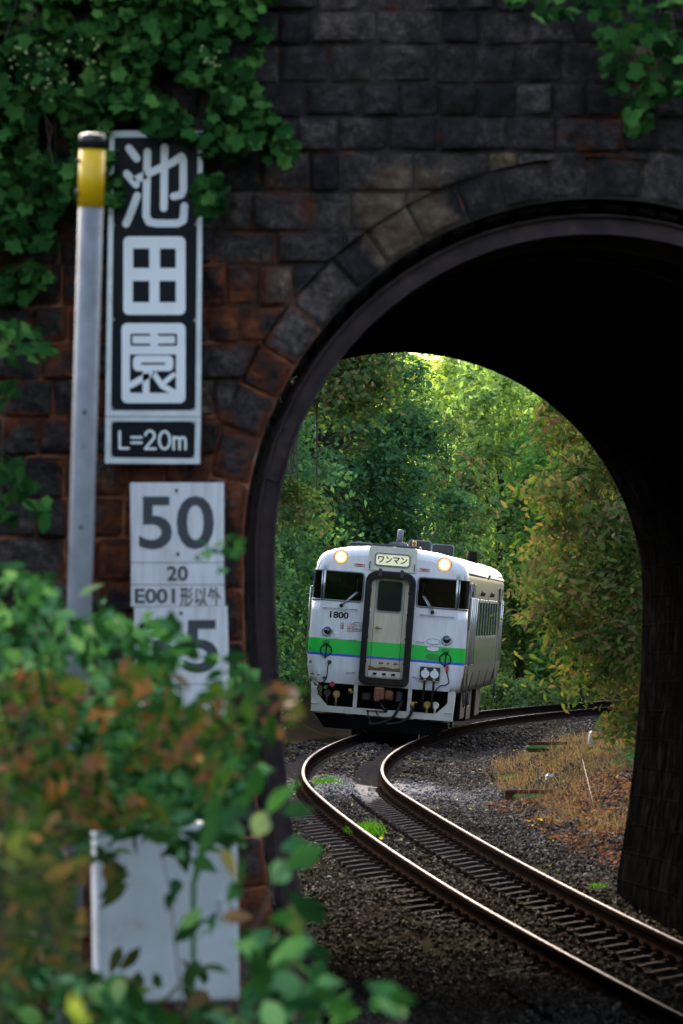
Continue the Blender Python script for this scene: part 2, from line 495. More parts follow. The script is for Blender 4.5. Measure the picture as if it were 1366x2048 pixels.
m, t, p = nt('worn_rail_steel')
nrm = N(t, 'ShaderNodeNewGeometry').outputs['Normal']
sep = N(t, 'ShaderNodeSeparateXYZ'); t.links.new(nrm, sep.inputs[0])
pos = N(t, 'ShaderNodeNewGeometry').outputs['Position']
top = ramp(t, sep.outputs['Z'], [(0.992, (0, 0, 0)), (0.9996, (1, 1, 1))])
rusty = ramp(t, noise_tex(t, 10, 6, 0.7, pos), [(0.3, (0.007, 0.0045, 0.004)), (0.6, (0.013, 0.0085, 0.007)), (0.8, (0.022, 0.014, 0.011))])
t.links.new(mixc(t, top, rusty, (0.17, 0.15, 0.16)), p.inputs['Base Color']); p.inputs['Specular IOR Level'].default_value = 0
t.links.new(mth(t, 'MULTIPLY', top, 0.16), p.inputs['Metallic'])
t.links.new(ramp(t, sep.outputs['Z'], [(0.992, (0.8, 0.8, 0.8)), (0.9996, (0.40, 0.40, 0.40))]), p.inputs['Roughness'])
M['rail'] = m
# ------------------------------------------------------------------ the line's path
def sst(a, b, x):
    t = np.clip((x - a) / (b - a), 0, 1)
    return t * t * (3 - 2 * t)
def track_z(y):
    """The line climbs gently through the tunnel."""
    return -0.80 * (1 - sst(34.0, 84.0, np.asarray(y, float)))
_d, _x = [], []
for px_, py_ in ((1366, 1890), (1200, 1800), (1050, 1725), (900, 1650), (820, 1600), (775, 1555), (770, 1530), (790, 1500), (825, 1484)):
    d_ = 70.0
    for _ in range(40):
        d_ = d_ + .6 * ((CAM_Z - float(track_z(d_))) * FPX / (py_ - 1245) - d_)
    _d.append(d_); _x.append((px_ - 683) / FPX * d_)
_d = np.array(_d + [142.4, 150, 155.9, 161.6]); _x = np.array(_x + [2.76, 3.59, 4.40, 5.25])
_pf = np.polyfit(_d - 100, _x, 5)
def rail_x(y):
    """X of the low (inner) rail at distance y."""
    lo, hi = float(_d[0]) + 1, 160.0
    yc = min(max(y, lo), hi)
    v = float(np.polyval(_pf, yc - 100)); sl = float(np.polyval(np.polyder(_pf), yc - 100))
    dy = y - yc
    return v + sl * dy + (0.0012 * dy * dy if dy > 0 else 0)
GAUGE = 1.067 + 0.065
CANT = R(4.3)
def heading(y):
    return math.atan((rail_x(y + .5) - rail_x(y - .5)))
def centre(y):
    """Point on the rail-top plane midway between the rails, and its frame (right, forward, up)."""
    h = heading(y)
    fwd = Vector((math.sin(h), math.cos(h), 0)); right = Vector((math.cos(h), -math.sin(h), 0))
    ca = CANT * (.12 + .88 * float(np.clip((y - 60) / 42, 0, 1)))
    r = right * math.cos(ca) + Vector((0, 0, -math.sin(ca)))
    up = r.cross(fwd)
    c = Vector((rail_x(y), y, float(track_z(y)))) - r * (GAUGE / 2)
    return c, r, fwd, up
_cy = np.arange(-10, 262, 1.0)
_cx = np.array([centre(v)[0].x for v in _cy])
def xc(y): return np.interp(y, _cy, _cx)

def vnoise(x, y, s, seed=0.0):
    x = np.asarray(x, float); y = np.asarray(y, float)
    return np.array([mnoise.noise(Vector((a * s + seed, b * s - seed, seed))) for a, b in zip(x.ravel(), y.ravel())]).reshape(x.shape)

def ground_z(x, y):
    x = np.asarray(x, float); y = np.asarray(y, float)
    s = x - xc(y)
    a = np.abs(s)
    cant = math.tan(CANT) * (.12 + .88 * np.clip((y - 60) / 42, 0, 1))
    bed = -0.205 - (s - .566) * cant * (a < 1.6) - .0425 + 0.04 - 0.02
    bed = np.where(a < 0.56, bed + 0.075 * np.exp(-((s + .18) / (.30 + .08 * (y < 64))) ** 2), bed)
    bed = np.where(a > 0.66, bed + 0.05 * (s > 0) + .07 * (s < 0) * (1 - sst(58, 66, y)) + .025 * np.sin(y * .9) + .015 * np.sin(y * 2.3), bed)
    bed = bed + 0.065 * sst(84, 89, y) * (1 - sst(93, 98, y))
    side = np.where(s < 0, 1.85 * cant, -.75 * cant)
    flat = -0.205 + side - 0.17 * sst(1.35, 2.3, a)
    z = np.where(a < 1.3, bed, flat)
    near, far = 1 - sst(38, 43, y), sst(65, 72, y)
    left, right = np.clip(-s, 0, None), np.clip(s, 0, None)
    z = z + track_z(y) * (1 - .8 * sst(1.3, 3.4, left))
    z = z + near * sst(2.2, 4.5, left) * 0.35
    z = z + far * (sst(2.2, 7.5, left) * 4.5)
    z = z + far * (0.26 * sst(1.5, 2.3, right) + 0.40 * sst(2.3, 3.5, right) + sst(4.4, 9.5, right) * 4.0) * (1 - sst(120, 170, y) * .6)
    z = z + sst(172, 215, y) * sst(3, 12, a) * 5
    z = z + far * sst(9, 30, a) * 6 * (1 - .5 * sst(185, 220, y))
    return z

# ------------------------------------------------------------------ ground sheet
gx = np.concatenate([np.arange(-400, -60, 60), np.arange(-60, -8, 4), np.arange(-8, -3, .5), np.arange(-3, 7, .125), np.arange(7, 14, .5), np.arange(14, 60, 4), np.arange(60, 401, 60)])
gy = np.concatenate([np.arange(-200, -10, 40), np.arange(-10, 28, 2), np.arange(28, 130, .45), np.arange(130, 190, 1.2), np.arange(190, 262, 4), np.arange(262, 900, 80)])
X, Y = np.meshgrid(gx, gy)
Z = ground_z(X, Y)
nearmask = (np.abs(X - xc(Y)) < 9) & (Y > 20) & (Y < 190)
nz = np.zeros_like(Z)
nz[nearmask] = vnoise(X[nearmask], Y[nearmask], 1.1, 3.1) * .05 + vnoise(X[nearmask], Y[nearmask], 4.0, 9.1) * .03
on = np.abs(X - xc(Y))
Z = Z + nz * np.where(on < 1.1, .45, 1.0)
ny, nx = X.shape
idx = np.arange(ny * nx).reshape(ny, nx)
F = np.stack([idx[:-1, :-1], idx[:-1, 1:], idx[1:, 1:], idx[1:, :-1]], -1).reshape(-1, 4)
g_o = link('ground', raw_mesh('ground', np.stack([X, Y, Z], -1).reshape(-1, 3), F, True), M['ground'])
tag(g_o, 'brown gravel ground either side of the curving railway line', 'ground', kind='structure')

# ------------------------------------------------------------------ rails
prof = [(-.0635, -.153), (.0635, -.153), (.0635, -.143), (.016, -.127), (.009, -.115), (.009, -.052), (.0325, -.040),
        (.0325, -.010), (.026, -.001), (.012, .001), (-.012, .001), (-.026, -.001), (-.0325, -.010), (-.0325, -.040), (-.009, -.052), (-.009, -.115), (-.016, -.127), (-.0635, -.143)]
def make_rail(side, label):
    ys = np.concatenate([np.arange(12, 60, 1.0), np.arange(60, 195, 1.0)])
    v, f, n = [], [], len(prof)
    for y in ys:
        c, r, fw, up = centre(y)
        c = c + r * (side * GAUGE / 2)
        v += [c + r * a + up * b for a, b in prof]
    for i in range(len(ys) - 1):
        for k in range(n):
            f.append([i * n + k, i * n + (k + 1) % n, (i + 1) * n + (k + 1) % n, (i + 1) * n + k])
    mb = MB(); mb.add(v, f)
    o = mb.build('rail', M['rail'])
    tag(o, label, 'rail', 'rails of the single track')
make_rail(-1, 'outer shiny steel rail on the left side of the curving track')
make_rail(1, 'inner shiny steel rail on the right side of the curving track')

# ------------------------------------------------------------------ sleepers
def sleeper_mesh():
    st = [(-1.0, -.035), (-.78, 0), (-.36, 0), (-.2, -.03), (.2, -.03), (.36, 0), (.78, 0), (1.0, -.035)]
    v, f = [], []
    for x, dz in st:
        v += [(x, -.125, -.32), (x, -.085, -.158 + dz), (x, .085, -.158 + dz), (x, .125, -.32)]
    for i in range(len(st) - 1):
        for k in range(4):
            f.append([i * 4 + k, i * 4 + (k + 1) % 4, i * 4 + 4 + (k + 1) % 4, i * 4 + 4 + k])
    f += [[0, 1, 2, 3], [31, 30, 29, 28]]
    return MB().add(v, f)
sl = sleeper_mesh().build('sleeper', M['concrete'])
cl = MB()
cl.box((0, 0, -.148), (.10, .13, .024), bev=.006).box((.018, 0, -.128), (.05, .06, .03), bev=.008)
cl.tube([(0, -.03, -.13), (-.02, -.02, -.105), (.02, .02, -.10), (.03, .035, -.13)], .009, 6)
clip = cl.build('rail_clip', M['clip'], sl)
clips = [clip]
for px, sgn in ((-.566 - .10, 1), (-.566 + .10, -1), (.566 - .10, 1), (.566 + .10, -1)):
    c = clip if px == -.666 else clip.copy()
    if c is not clip:
        col.objects.link(c); c.parent = sl
    c.location = (px, 0, 0); c.rotation_euler = (0, 0, 0 if sgn > 0 else math.pi)
def put(o, y):
    c, r, fw, up = centre(y)
    Mx = Matrix((( r.x, fw.x, up.x, c.x), (r.y, fw.y, up.y, c.y), (r.z, fw.z, up.z, c.z), (0, 0, 0, 1)))
    o.matrix_world = Mx
first = True
y = 30.0
while y < 176:
    if first: o = sl; first = False
    elif y < 92: o = copy_tree(sl)
    else: o = sl.copy(); col.objects.link(o)
    put(o, y)
    if y < 64: lab = 'grey concrete sleeper under the rails in or before the dark tunnel'
    elif y < 121: lab = 'grey concrete sleeper under the rails between tunnel and railcar'
    else: lab = 'grey concrete sleeper under or behind the white railcar'
    tag(o, lab, 'sleeper', 'sleepers before or inside the tunnel' if y < 64 else 'sleepers between tunnel and railcar' if y < 121 else 'sleepers behind the railcar front')
    y += 0.70

# ------------------------------------------------------------------ scattering
def rot_from(nrm, spin):
    """Rotation matrices whose Z is nrm and which are spun about it."""
    n = nrm / np.linalg.norm(nrm, axis=1, keepdims=True)
    ref = np.where(np.abs(n[:, 2:3]) < .9, np.array([[0, 0, 1.0]]), np.array([[1.0, 0, 0]]))
    a = np.cross(ref, n); a /= np.linalg.norm(a, axis=1, keepdims=True)
    b = np.cross(n, a)
    c, s = np.cos(spin)[:, None], np.sin(spin)[:, None]
    return np.stack([a * c + b * s, -a * s + b * c, n], axis=2)

def scatter(name, tv, tf, pos, rot, scale, m, parent=None, smooth=False):
    tv = np.asarray(tv, float); tf = np.asarray(tf)
    n, k = len(pos), len(tv)
    sc = scale if scale.ndim == 2 else scale[:, None]
    loc = tv[None] * sc[:, None, :]
    v = np.einsum('nij,nkj->nki', rot, loc) + pos[:, None, :]
    f = (tf[None] + (np.arange(n) * k)[:, None, None]).reshape(-1, tf.shape[1])
    return link(name, raw_mesh(name, v.reshape(-1, 3), f, smooth), m, parent)

# stones: lumpy blocks of three proportions
def lump(seed):
    r = np.random.default_rng(seed)
    v = np.array([(x, y, z) for x in (-1, 1) for y in (-1, 1) for z in (-1, 1)], float)
    v = v * r.uniform(.55, 1.0, v.shape) * .5
    f = np.array([[0, 1, 3, 2], [4, 6, 7, 5], [0, 4, 5, 1], [2, 3, 7, 6], [0, 2, 6, 4], [1, 5, 7, 3]])
    return v, f

bp = []
def strip(n, y0, y1, s0, s1, size, pw=1.0):
    y = y0 + (y1 - y0) * rng.random(n) ** pw
    s = rng.uniform(s0, s1, n)
    x = xc(y) + s
    bp.append((x, y, np.full(n, size)))
strip(34000, 36, 66, -2.6, 2.2, .036, .9)
strip(26000, 64, 100, -2.3, 2.4, .038)
strip(5000, 100, 123, -2.2, 2.3, .06)
strip(16000, 66, 122, 1.2, 4.2, .042)
strip(3500, 122, 165, .8, 4.0, .06)
strip(22000, 34, 54, -3.4, -.7, .038)
bx, by, bs = (np.concatenate(q) for q in zip(*bp))
s_ = bx - xc(by)
keep = ~((np.abs(np.abs(s_) - .566) < .12))
keep &= ~((rng.random(len(bx)) < .45 - .4 * (np.abs(by - 91.5 + (bx % .7) * 2) / 7.5) ** 2) & (np.abs(by - 91.5) < 9) & (np.abs(bx - .3) < 1.6 + .8 * rng.random(len(bx))))
# let the sleepers show beside the rails
keep &= ~((np.abs(s_ - .33) < .2) & (rng.random(len(bx)) < .93))
keep &= ~((np.abs(s_) > .62) & (np.abs(s_) < 1.0) & (rng.random(len(bx)) < .55))
bx, by, bs = bx[keep], by[keep], bs[keep]
bz = ground_z(bx, by)
bsz = bs[:, None] * rng.uniform(.45, 1.35, (len(bx), 3)) * np.array([1, 1, .75])
bz = bz + rng.uniform(-.01, .03, len(bx))
for kx in range(1):
    tv, tf = lump(5)
    nrm = rng.normal(size=(len(bx), 3)); nrm[:, 2] += .5
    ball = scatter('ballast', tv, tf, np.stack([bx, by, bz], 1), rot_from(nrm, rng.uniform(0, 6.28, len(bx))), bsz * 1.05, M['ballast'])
    tag(ball, 'loose dark grey and brown ballast stones along the track', 'ballast', kind='stuff')
# ------------------------------------------------------------------ tunnel
CN, CF = at(1193, 1103, 44.0), at(800, 1190, 64.0)
RN, RF = 2.325, 2.316
tunnel = empty('railway_tunnel', (CN.x, 44.0, 0))
tag(tunnel, 'dark rough stone railway tunnel with arched mouth and rust stained joints', 'tunnel')
def tin(z): return 0.18 * (min(2.8, max(0.0, z)) / 2.3) ** 2
def profile(Rd, depth=4.0, nlow=12, narc=48):
    """Horseshoe (x,z) about the springing centre, from left foot over the crown to right foot."""
    out = []
    for k in range(nlow):
        t_ = depth * (1 - k / nlow)
        out.append((-(Rd - tin(t_)), -t_))
    for k in range(narc + 1):
        a = math.pi - math.pi * k / narc
        out.append((Rd * math.cos(a), Rd * math.sin(a)))
    for k in range(1, nlow + 1):
        t_ = depth * k / nlow
        out.append((Rd - tin(t_), -t_))
    return out
def parented(o):
    o.parent = tunnel; o.matrix_parent_inverse = Matrix.Translation(-tunnel.location); return o

# lining: closed shell with thickness
pn, pf_ = profile(RN), profile(RF)
NY = 30
v, uvs, f = [], [], []
arc = [0]
for a, b in zip(pn[:-1], pn[1:]): arc.append(arc[-1] + math.hypot(b[0] - a[0], b[1] - a[1]))
for layer, th in ((0, 0.0), (1, 0.5)):
    for i in range(NY + 1):
        u = i / NY
        c = CN.lerp(CF, u)
        c.x += 0.0
        for k, ((x1, z1), (x2, z2)) in enumerate(zip(pn, pf_)):
            x, z = x1 + (x2 - x1) * u, z1 + (z2 - z1) * u
            l = math.hypot(x, z)
            x, z = x * (1 + th / l), z * (1 + th / l)
            v.append((c.x + x, 44.12 + (63.9 - 44.12) * u, c.z + z))
n = len(pn)
for layer in (0, 1):
    b = layer * (NY + 1) * n
    for i in range(NY):
        for k in range(n - 1):
            q = [b + i * n + k, b + i * n + k + 1, b + (i + 1) * n + k + 1, b + (i + 1) * n + k]
            f.append(q if layer == 0 else q[::-1])
me = raw_mesh('lining', v, f, True)
uvl = me.uv_layers.new(name='uv')
for lp in me.loops:
    q = lp.vertex_index % ((NY + 1) * n); i, k = divmod(q, n)
    uvl.data[lp.index].uv = (i * 20 / NY, arc[k])
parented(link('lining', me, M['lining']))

# backing walls with the arched opening
WX0, WX1, WZ0, WZ1 = -4.8, 8.6, -2.0, 6.85
def backing(name, c, pts, y0, y1, mat_):
    mb = MB()
    out = []
    for x, z in pts:
        X_, Z_ = c.x + x, c.z + z
        l = math.hypot(x, z); dx, dz = x / l, z / l
        if z < 0: dx, dz = math.copysign(1, x), 0
        ts = []
        if dx > 1e-6: ts.append((WX1 - X_) / dx)
        if dx < -1e-6: ts.append((WX0 - X_) / dx)
        if dz > 1e-6: ts.append((WZ1 - Z_) / dz)
        t_ = min(ts)
        out.append((X_ + dx * t_, Z_ + dz * t_))
    inn = [(c.x + x, c.z + z) for x, z in pts]
    # corners of the rectangle
    n = len(pts)
    v = [(x, y0, z) for x, z in inn] + [(x, y0, z) for x, z in out] + [(x, y1, z) for x, z in inn] + [(x, y1, z) for x, z in out]
    f = []
    for k in range(n - 1):
        f += [[k, k + 1, n + k + 1, n + k], [2 * n + k, 3 * n + k, 3 * n + k + 1, 2 * n + k + 1], [k, 2 * n + k, 2 * n + k + 1, k + 1]]
        a, b = out[k], out[k + 1]
        if abs(a[0] - b[0]) > 1e-4 and abs(a[1] - b[1]) > 1e-4:
            cx, cz = (a[0], b[1]) if abs(a[0] - WX0) < 1e-3 or abs(a[0] - WX1) < 1e-3 else (b[0], a[1])
            v += [(cx, y0, cz), (cx, y1, cz)]
            m_ = len(v)
            f += [[n + k, n + k + 1, m_ - 2], [3 * n + k, m_ - 1, 3 * n + k + 1]]
            f += [[n + k, m_ - 2, m_ - 1, 3 * n + k], [m_ - 2, n + k + 1, 3 * n + k + 1, m_ - 1]]
        else:
            f += [[n + k, n + k + 1, 3 * n + k + 1, 3 * n + k]]
    return parented(mb.add(v, f).build(name, mat_))
backing('mortar_backing', CN, pn, 44.0, 44.5, M['mortar'])
backing('far_portal_wall', CF, profile(RF + .03), 63.6, 64.0, M['mossy_stone'])

# rock-faced stones
class Stones:
    def __init__(s): s.v = []; s.f = []; s.e = []
    def stone(s, fn, nx, nz, y0, face, seed, amp):
        """fn(u,v) -> (x,z); the face bulges towards -Y by 'face' with a broken surface."""
        b = len(s.v)
        r = random.Random(seed)
        ph = r.uniform(0, 60); fh = face * r.uniform(.8, 1.4)
        planes = [(fh * r.uniform(.85, 1.5), r.uniform(-.13, .13), r.uniform(-.09, .09)) for _ in range(6)]
        for j in range(nz + 1):
            for i in range(nx + 1):
                u, w = i / nx, j / nz
                x, z = fn(u, w)
                q = Vector((x * 3.2 + ph, z * 3.2, ph))
                e = (1 - abs(2 * u - 1) ** 10) * (1 - abs(2 * w - 1) ** 8) * (.85 + .3 * mnoise.noise(q * 1.7 + Vector((9, 0, 0))))
                d = mnoise.noise(q) * 1.0 + mnoise.noise(q * 2.6) * .6 + mnoise.noise(q * 6.1) * .3
                h = max(.034, min(c_ + a_ * (u - .5) + b_ * (w - .5) for c_, a_, b_ in planes)) + amp * .85 * d
                s.e.append(1 - max(abs(2 * u - 1) ** 3, abs(2 * w - 1) ** 3))
                s.v.append((x, y0 + .005 - max(h, .008) * e, z))
        w_ = nx + 1
        for j in range(nz):
            for i in range(nx):
                a = b + j * w_ + i
                s.f.append([a, a + 1, a + w_ + 1, a + w_])
        return s

def arcparam(pts):
    L = [0]
    for a, b in zip(pts[:-1], pts[1:]): L.append(L[-1] + math.hypot(b[0] - a[0], b[1] - a[1]))
    P = np.array(pts); L = np.array(L)
    def pos(q):
        return np.array([np.interp(q, L, P[:, 0]), np.interp(q, L, P[:, 1])])
    def nor(q):
        d = pos(q + .03) - pos(q - .03); d /= np.linalg.norm(d)
        return np.array([-d[1], d[0]])
    return pos, nor, L[-1]
posN, norN, LN = arcparam(pn)

def ring_part(name, c, pos, nor, Ltot, y0, flip=False):
    st = Stones(); q = 0.05; k = 0
    rr = random.Random(4)
    while q < Ltot - .1:
        w = rr.uniform(.24, .36); th = rr.uniform(.262, .30) + (.05 if rr.random() < .12 else 0)
        if q + w > Ltot: w = Ltot - q
        def fn(u, vv, q=q, w=w, th=th):
            qq = q + .001 + u * (w - .002)
            p_ = pos(qq) + nor(qq) * (.004 + vv * (th - .01))
            return c.x + p_[0], c.z + p_[1]
        st.stone(fn, 9, 9, y0, .055, 1000 + k, .016)
        q += w; k += 1
    return st
st = ring_part('arch_ring', CN, posN, norN, LN, 44.0)
def stone_obj(name, st):
    me = raw_mesh(name, st.v, st.f, False)
    at_ = me.attributes.new('edge', 'FLOAT', 'POINT'); at_.data.foreach_set('value', np.array(st.e, dtype=np.float32))
    return parented(link(name, me, M['stone']))
stone_obj('arch_ring', st)

ROUT = RN + .275
def push(x, z):
    dx, dz = x - CN.x, z - CN.z
    if dz < 0:
        lim = ROUT - tin(-dz)
        if abs(dx) < lim: return (CN.x + math.copysign(lim, dx), z)
    else:
        l = math.hypot(dx, dz)
        if l < ROUT:
            return (CN.x + dx / max(l, 1e-6) * ROUT, CN.z + dz / max(l, 1e-6) * ROUT)
    return (x, z)
st = Stones()
rr = random.Random(21)
z = WZ0 + .3; row = 0
while z < WZ1 - .05:
    hgt = rr.uniform(.205, .285)
    x = WX0 - rr.uniform(0, .3)
    while x < WX1:
        w = rr.choice([.2, .24, .27, .3, .34, .38, .45]) * rr.uniform(.9, 1.1)
        x0, x1 = max(x, WX0), min(x + w, WX1)
        x += w
        if x1 - x0 < .08: continue
        if z < -1.4: continue
        def inside(a, b): 
            pa = push(a, b); return abs(pa[0] - a) + abs(pa[1] - b) > 1e-6
        cs = [inside(a, b) for a in (x0, x1) for b in (z, z + hgt)]
        if all(cs): continue
        if inside((x0 + x1) / 2, z + hgt / 2) and sum(cs) >= 3: 
            pass
        jz0, jz1 = rr.uniform(-.012, .012), rr.uniform(-.012, .012)
        def fn(u, vv, x0=x0, x1=x1, z=z, hgt=hgt, jz0=jz0, jz1=jz1):
            j = .003 * math.sin(x0 * 37 + z * 11)
            X_ = x0 + j + u * (x1 - x0 - 2 * j)
            Z_ = z + j + vv * (hgt - 2 * j) + (jz0 * (1 - u) + jz1 * u)
            return push(X_, Z_)
        vis = -2.6 < x0 < 4.4
        st.stone(fn, 12 if vis else 4, 9 if vis else 3, 44.0, .07, row * 997 + int((x + 10) * 100), .030)
    z += hgt; row += 1
stone_obj('wall_stone', st)
mb = MB()
x = WX0 - .1
while x < WX1:
    w = rr.uniform(.7, 1.0); mb.box((x + w / 2, 44.15, WZ1 + .12), (w - .012, .75, .24), bev=.03); x += w
parented(mb.build('coping', M['stone']))

# earth over the tunnel, with side slopes running down to the ground
hx = np.concatenate([np.arange(-60, -6, 3), np.arange(-6, 10, 1.0), np.arange(10, 66, 3)])
def hill_part(xs, ys, zf):
    X, Y = np.meshgrid(xs, ys); Z = zf(X, Y)
    Z = Z + vnoise(X, Y, .35, 5) * .35
    ny, nx = X.shape; idx = np.arange(ny * nx).reshape(ny, nx)
    F = np.stack([idx[:-1, :-1], idx[:-1, 1:], idx[1:, 1:], idx[1:, :-1]], -1).reshape(-1, 4)
    return np.stack([X, Y, Z], -1).reshape(-1, 3), F
v1, f1 = hill_part(np.linspace(WX0, WX1, 16), np.linspace(44.5, 63.7, 14), lambda X, Y: 7.0 + .5 * np.sin(np.pi * (Y - 44.5) / 19.2))
def wing(X, Y):
    return np.minimum(7.0, -.6 + 8.0 * sst(34, 44.5, Y) * (1 - sst(63.7, 74, Y)))
v2, f2 = hill_part(np.linspace(-60, WX0, 22), np.linspace(32, 76, 36), wing)
v3, f3 = hill_part(np.linspace(WX1, 66, 22), np.linspace(32, 76, 36), wing)
# unseen slopes added behind the viewer and along both sides to block low skylight
v4, f4 = hill_part(np.linspace(-140, 140, 40), np.linspace(-150, -14, 30), lambda X, Y: -.8 + 22 * sst(-12, -85, Y))
v5, f5 = hill_part(np.linspace(-75, -9, 24), np.linspace(-16, 34, 24), lambda X, Y: -.8 + 11 * sst(-9, -38, X))
v6, f6 = hill_part(np.linspace(12, 78, 24), np.linspace(-16, 34, 24), lambda X, Y: -.8 + 11 * sst(12, 42, X))
V, FF = [], []
nv_ = 0
for a_, b_ in ((v1, f1), (v2, f2), (v3, f3), (v4, f4), (v5, f5), (v6, f6)):
    V.append(a_); FF.append(b_ + nv_); nv_ += len(a_)
V = np.concatenate(V); FF = np.concatenate(FF)
tag(link('hill', raw_mesh('hill', V, FF, True), M['hill']), 'overgrown earth bank above the stone tunnel', 'hill', kind='structure')

# ------------------------------------------------------------------ steel arch ribs inside the mouth
def isec():
    t_, fw, d = .012, .13, .13
    h = d / 2
    return [(-h, -fw / 2), (-h, fw / 2), (-h + t_, fw / 2), (-h + t_, t_ / 2), (h - t_, t_ / 2), (h - t_, fw / 2), (h, fw / 2), (h, -fw / 2), (h - t_, -fw / 2), (h - t_, -t_ / 2), (-h + t_, -t_ / 2), (-h + t_, -fw / 2)]
def rib(yc_, first_):
    u = (yc_ - 44) / 20
    c = CN.lerp(CF, u)
    root = empty('steel_arch_rib', (c.x, yc_, 0))
    pts = profile(RN - .155, 3.7, 12, 40)
    pos, nor, L = arcparam(pts)
    sec = isec(); n = len(sec)
    v, f = [], []
    qs = np.linspace(0.02, L - .02, 72)
    for q in qs:
        p_, nn = pos(q), nor(q)
        for r_, a in sec:
            v.append((p_[0] + nn[0] * r_, a, c.z + p_[1] + nn[1] * r_))
    for i in range(len(qs) - 1):
        for k in range(n):
            f.append([i * n + k, i * n + (k + 1) % n, (i + 1) * n + (k + 1) % n, (i + 1) * n + k])
    MB().add(v, f).build('beam', M['steel_arch'], root)
    # joint plates with bolts, and single bolts along the web
    for side in (0, 1):
        for q0 in (1.2, 2.72, 4.4):
            q0 = q0 if side == 0 else L - q0
            pl = MB()
            p_, nn = pos(q0), nor(q0); tdir = np.array([nn[1], -nn[0]])
            B = Matrix(((nn[0], 0, tdir[0]), (0, 1, 0), (nn[1], 0, tdir[1])))
            pl.box((p_[0], -.014, c.z + p_[1]), (.095, .014, .42), B, .003)
            s_o = pl.build('splice_plate', M['steel_arch'], root)
            for kz in (-.15, -.05, .05, .15):
                b = MB()
                w = Vector((p_[0], -.022, c.z + p_[1])) + B @ Vector((random.choice((-.015, .015)), 0, kz))
                b.disc(w, .017, (0, -1, 0), 6, .014)
                b.build('bolt', M['hole'], s_o)
    for q0 in np.arange(.35, L, .62):
        p_, nn = pos(q0), nor(q0)
        st_ = MB(); st_.disc((p_[0] + nn[0] * .02, -.0065, c.z + p_[1] + nn[1] * .02), .016, (0, -1, 0), 8, .012)
        st_.build('bolt', M['hole'], root)
    return root
for i, yy in enumerate((44.22, 45.5, 46.8)):
    r_ = rib(yy, i == 0)
    tag(r_, ['rusty brown steel arch rib framing the near mouth of the tunnel', 'second dark steel arch rib just inside the tunnel mouth', 'third dark steel arch rib deeper inside the tunnel'][i], 'arch rib', 'steel ribs lining the tunnel mouth')
lg = MB()
pos_l, nor_l, L_l = arcparam(profile(RN - .036, 3.7, 12, 40))
q = .1
while q < L_l - .1:
    w = random.uniform(.10, .16)
    p_, nn = pos_l(q), nor_l(q)
    td = np.array([nn[1], -nn[0]])
    B = Matrix(((nn[0], 0, td[0]), (0, 1, 0), (nn[1], 0, td[1])))
    ln = random.uniform(2.6, 2.75)
    lg.box((CN.x + p_[0] - .06, 44.19 + ln / 2, CN.z + p_[1] - .0), (.028, ln, w), B, .004)
    q += w + random.uniform(.02, .10)
tag(lg.build('timber_lagging', M['lagging']), 'black timber boards wedged between steel ribs and tunnel stone', 'lagging')
# ------------------------------------------------------------------ railcar
def striped(name, white, grime):
    m, t, p = nt(name)
    co = objco(t)
    sep = N(t, 'ShaderNodeSeparateXYZ'); t.links.new(co, sep.inputs[0])
    z01 = mth(t, 'DIVIDE', sep.outputs['Z'], 4.0)
    c = ramp(t, z01, [(0, white), (1.485 / 4, (0.05, 0.09, 0.62)), (1.545 / 4, (0.008, 0.56, 0.055)), (1.80 / 4, white)], 'CONSTANT')
    # vertical rain streaks and road film
    mp = N(t, 'ShaderNodeMapping'); mp.inputs['Scale'].default_value = (7, 3, .8); t.links.new(co, mp.inputs[0])
    st = ramp(t, noise_tex(t, 1.5, 6, .65, mp.outputs[0]), [(.45, (0, 0, 0)), (.8, (1, 1, 1))])
    c = mixc(t, mth(t, 'MULTIPLY', st, grime), c, (0.20, 0.17, 0.14))
    low = mth(t, 'SUBTRACT', 1.0, mth(t, 'DIVIDE', mth(t, 'SUBTRACT', sep.outputs['Z'], .95), .35 if grime < .45 else .62), True)
    lowm = mth(t, 'MULTIPLY', low, noise_tex(t, 6, 6, .7, co))
    c = mixc(t, mth(t, 'MULTIPLY', lowm, .8 if grime < .45 else 1.5, True), c, (0.13, 0.085, 0.055))
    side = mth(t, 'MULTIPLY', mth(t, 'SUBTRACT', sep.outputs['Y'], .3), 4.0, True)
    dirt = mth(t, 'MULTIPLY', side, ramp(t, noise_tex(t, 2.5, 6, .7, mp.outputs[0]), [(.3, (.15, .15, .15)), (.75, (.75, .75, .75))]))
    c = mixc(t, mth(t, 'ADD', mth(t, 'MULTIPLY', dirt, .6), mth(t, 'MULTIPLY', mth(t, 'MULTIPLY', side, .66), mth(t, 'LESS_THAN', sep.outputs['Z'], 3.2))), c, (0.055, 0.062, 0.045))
    t.links.new(c, p.inputs['Base Color'])
    p.inputs['Roughness'].default_value = 0.3
    p.inputs['Coat Weight'].default_value = 0.2; p.inputs['Coat Roughness'].default_value = 0.1
    return m
M['body'] = striped('white_green_blue_paint', (0.70, 0.695, 0.715), .30)
M['door'] = striped('grimy_door_paint', (0.58, 0.51, 0.38), .5)
M['cream'] = simple('cream_panel', (0.62, 0.59, 0.50), (0.52, 0.49, 0.41), 4, .4, 0, .03)
M['skirt'] = simple('skirt_paint', (0.55, 0.53, 0.47), (0.42, 0.38, 0.31), 4, .6, 0, .1,
                    stops=[(.25, (.20, .12, .07)), (.42, (.50, .47, .40)), (.7, (.60, .58, .53))])
M['rubber'] = simple('gangway_rubber', (0.016, 0.013, 0.012), (0.008, 0.007, 0.007), 7, .7, 0, .3, stops=[(.35, (.008, .007, .007)), (.6, (.016, .013, .012)), (.78, (.05, .035, .025))], spec=.2)
M['under'] = simple('underframe_black', (0.008, 0.007, 0.0065), (0.004, 0.0035, 0.0035), 5, .85, 0, .3, spec=.15)
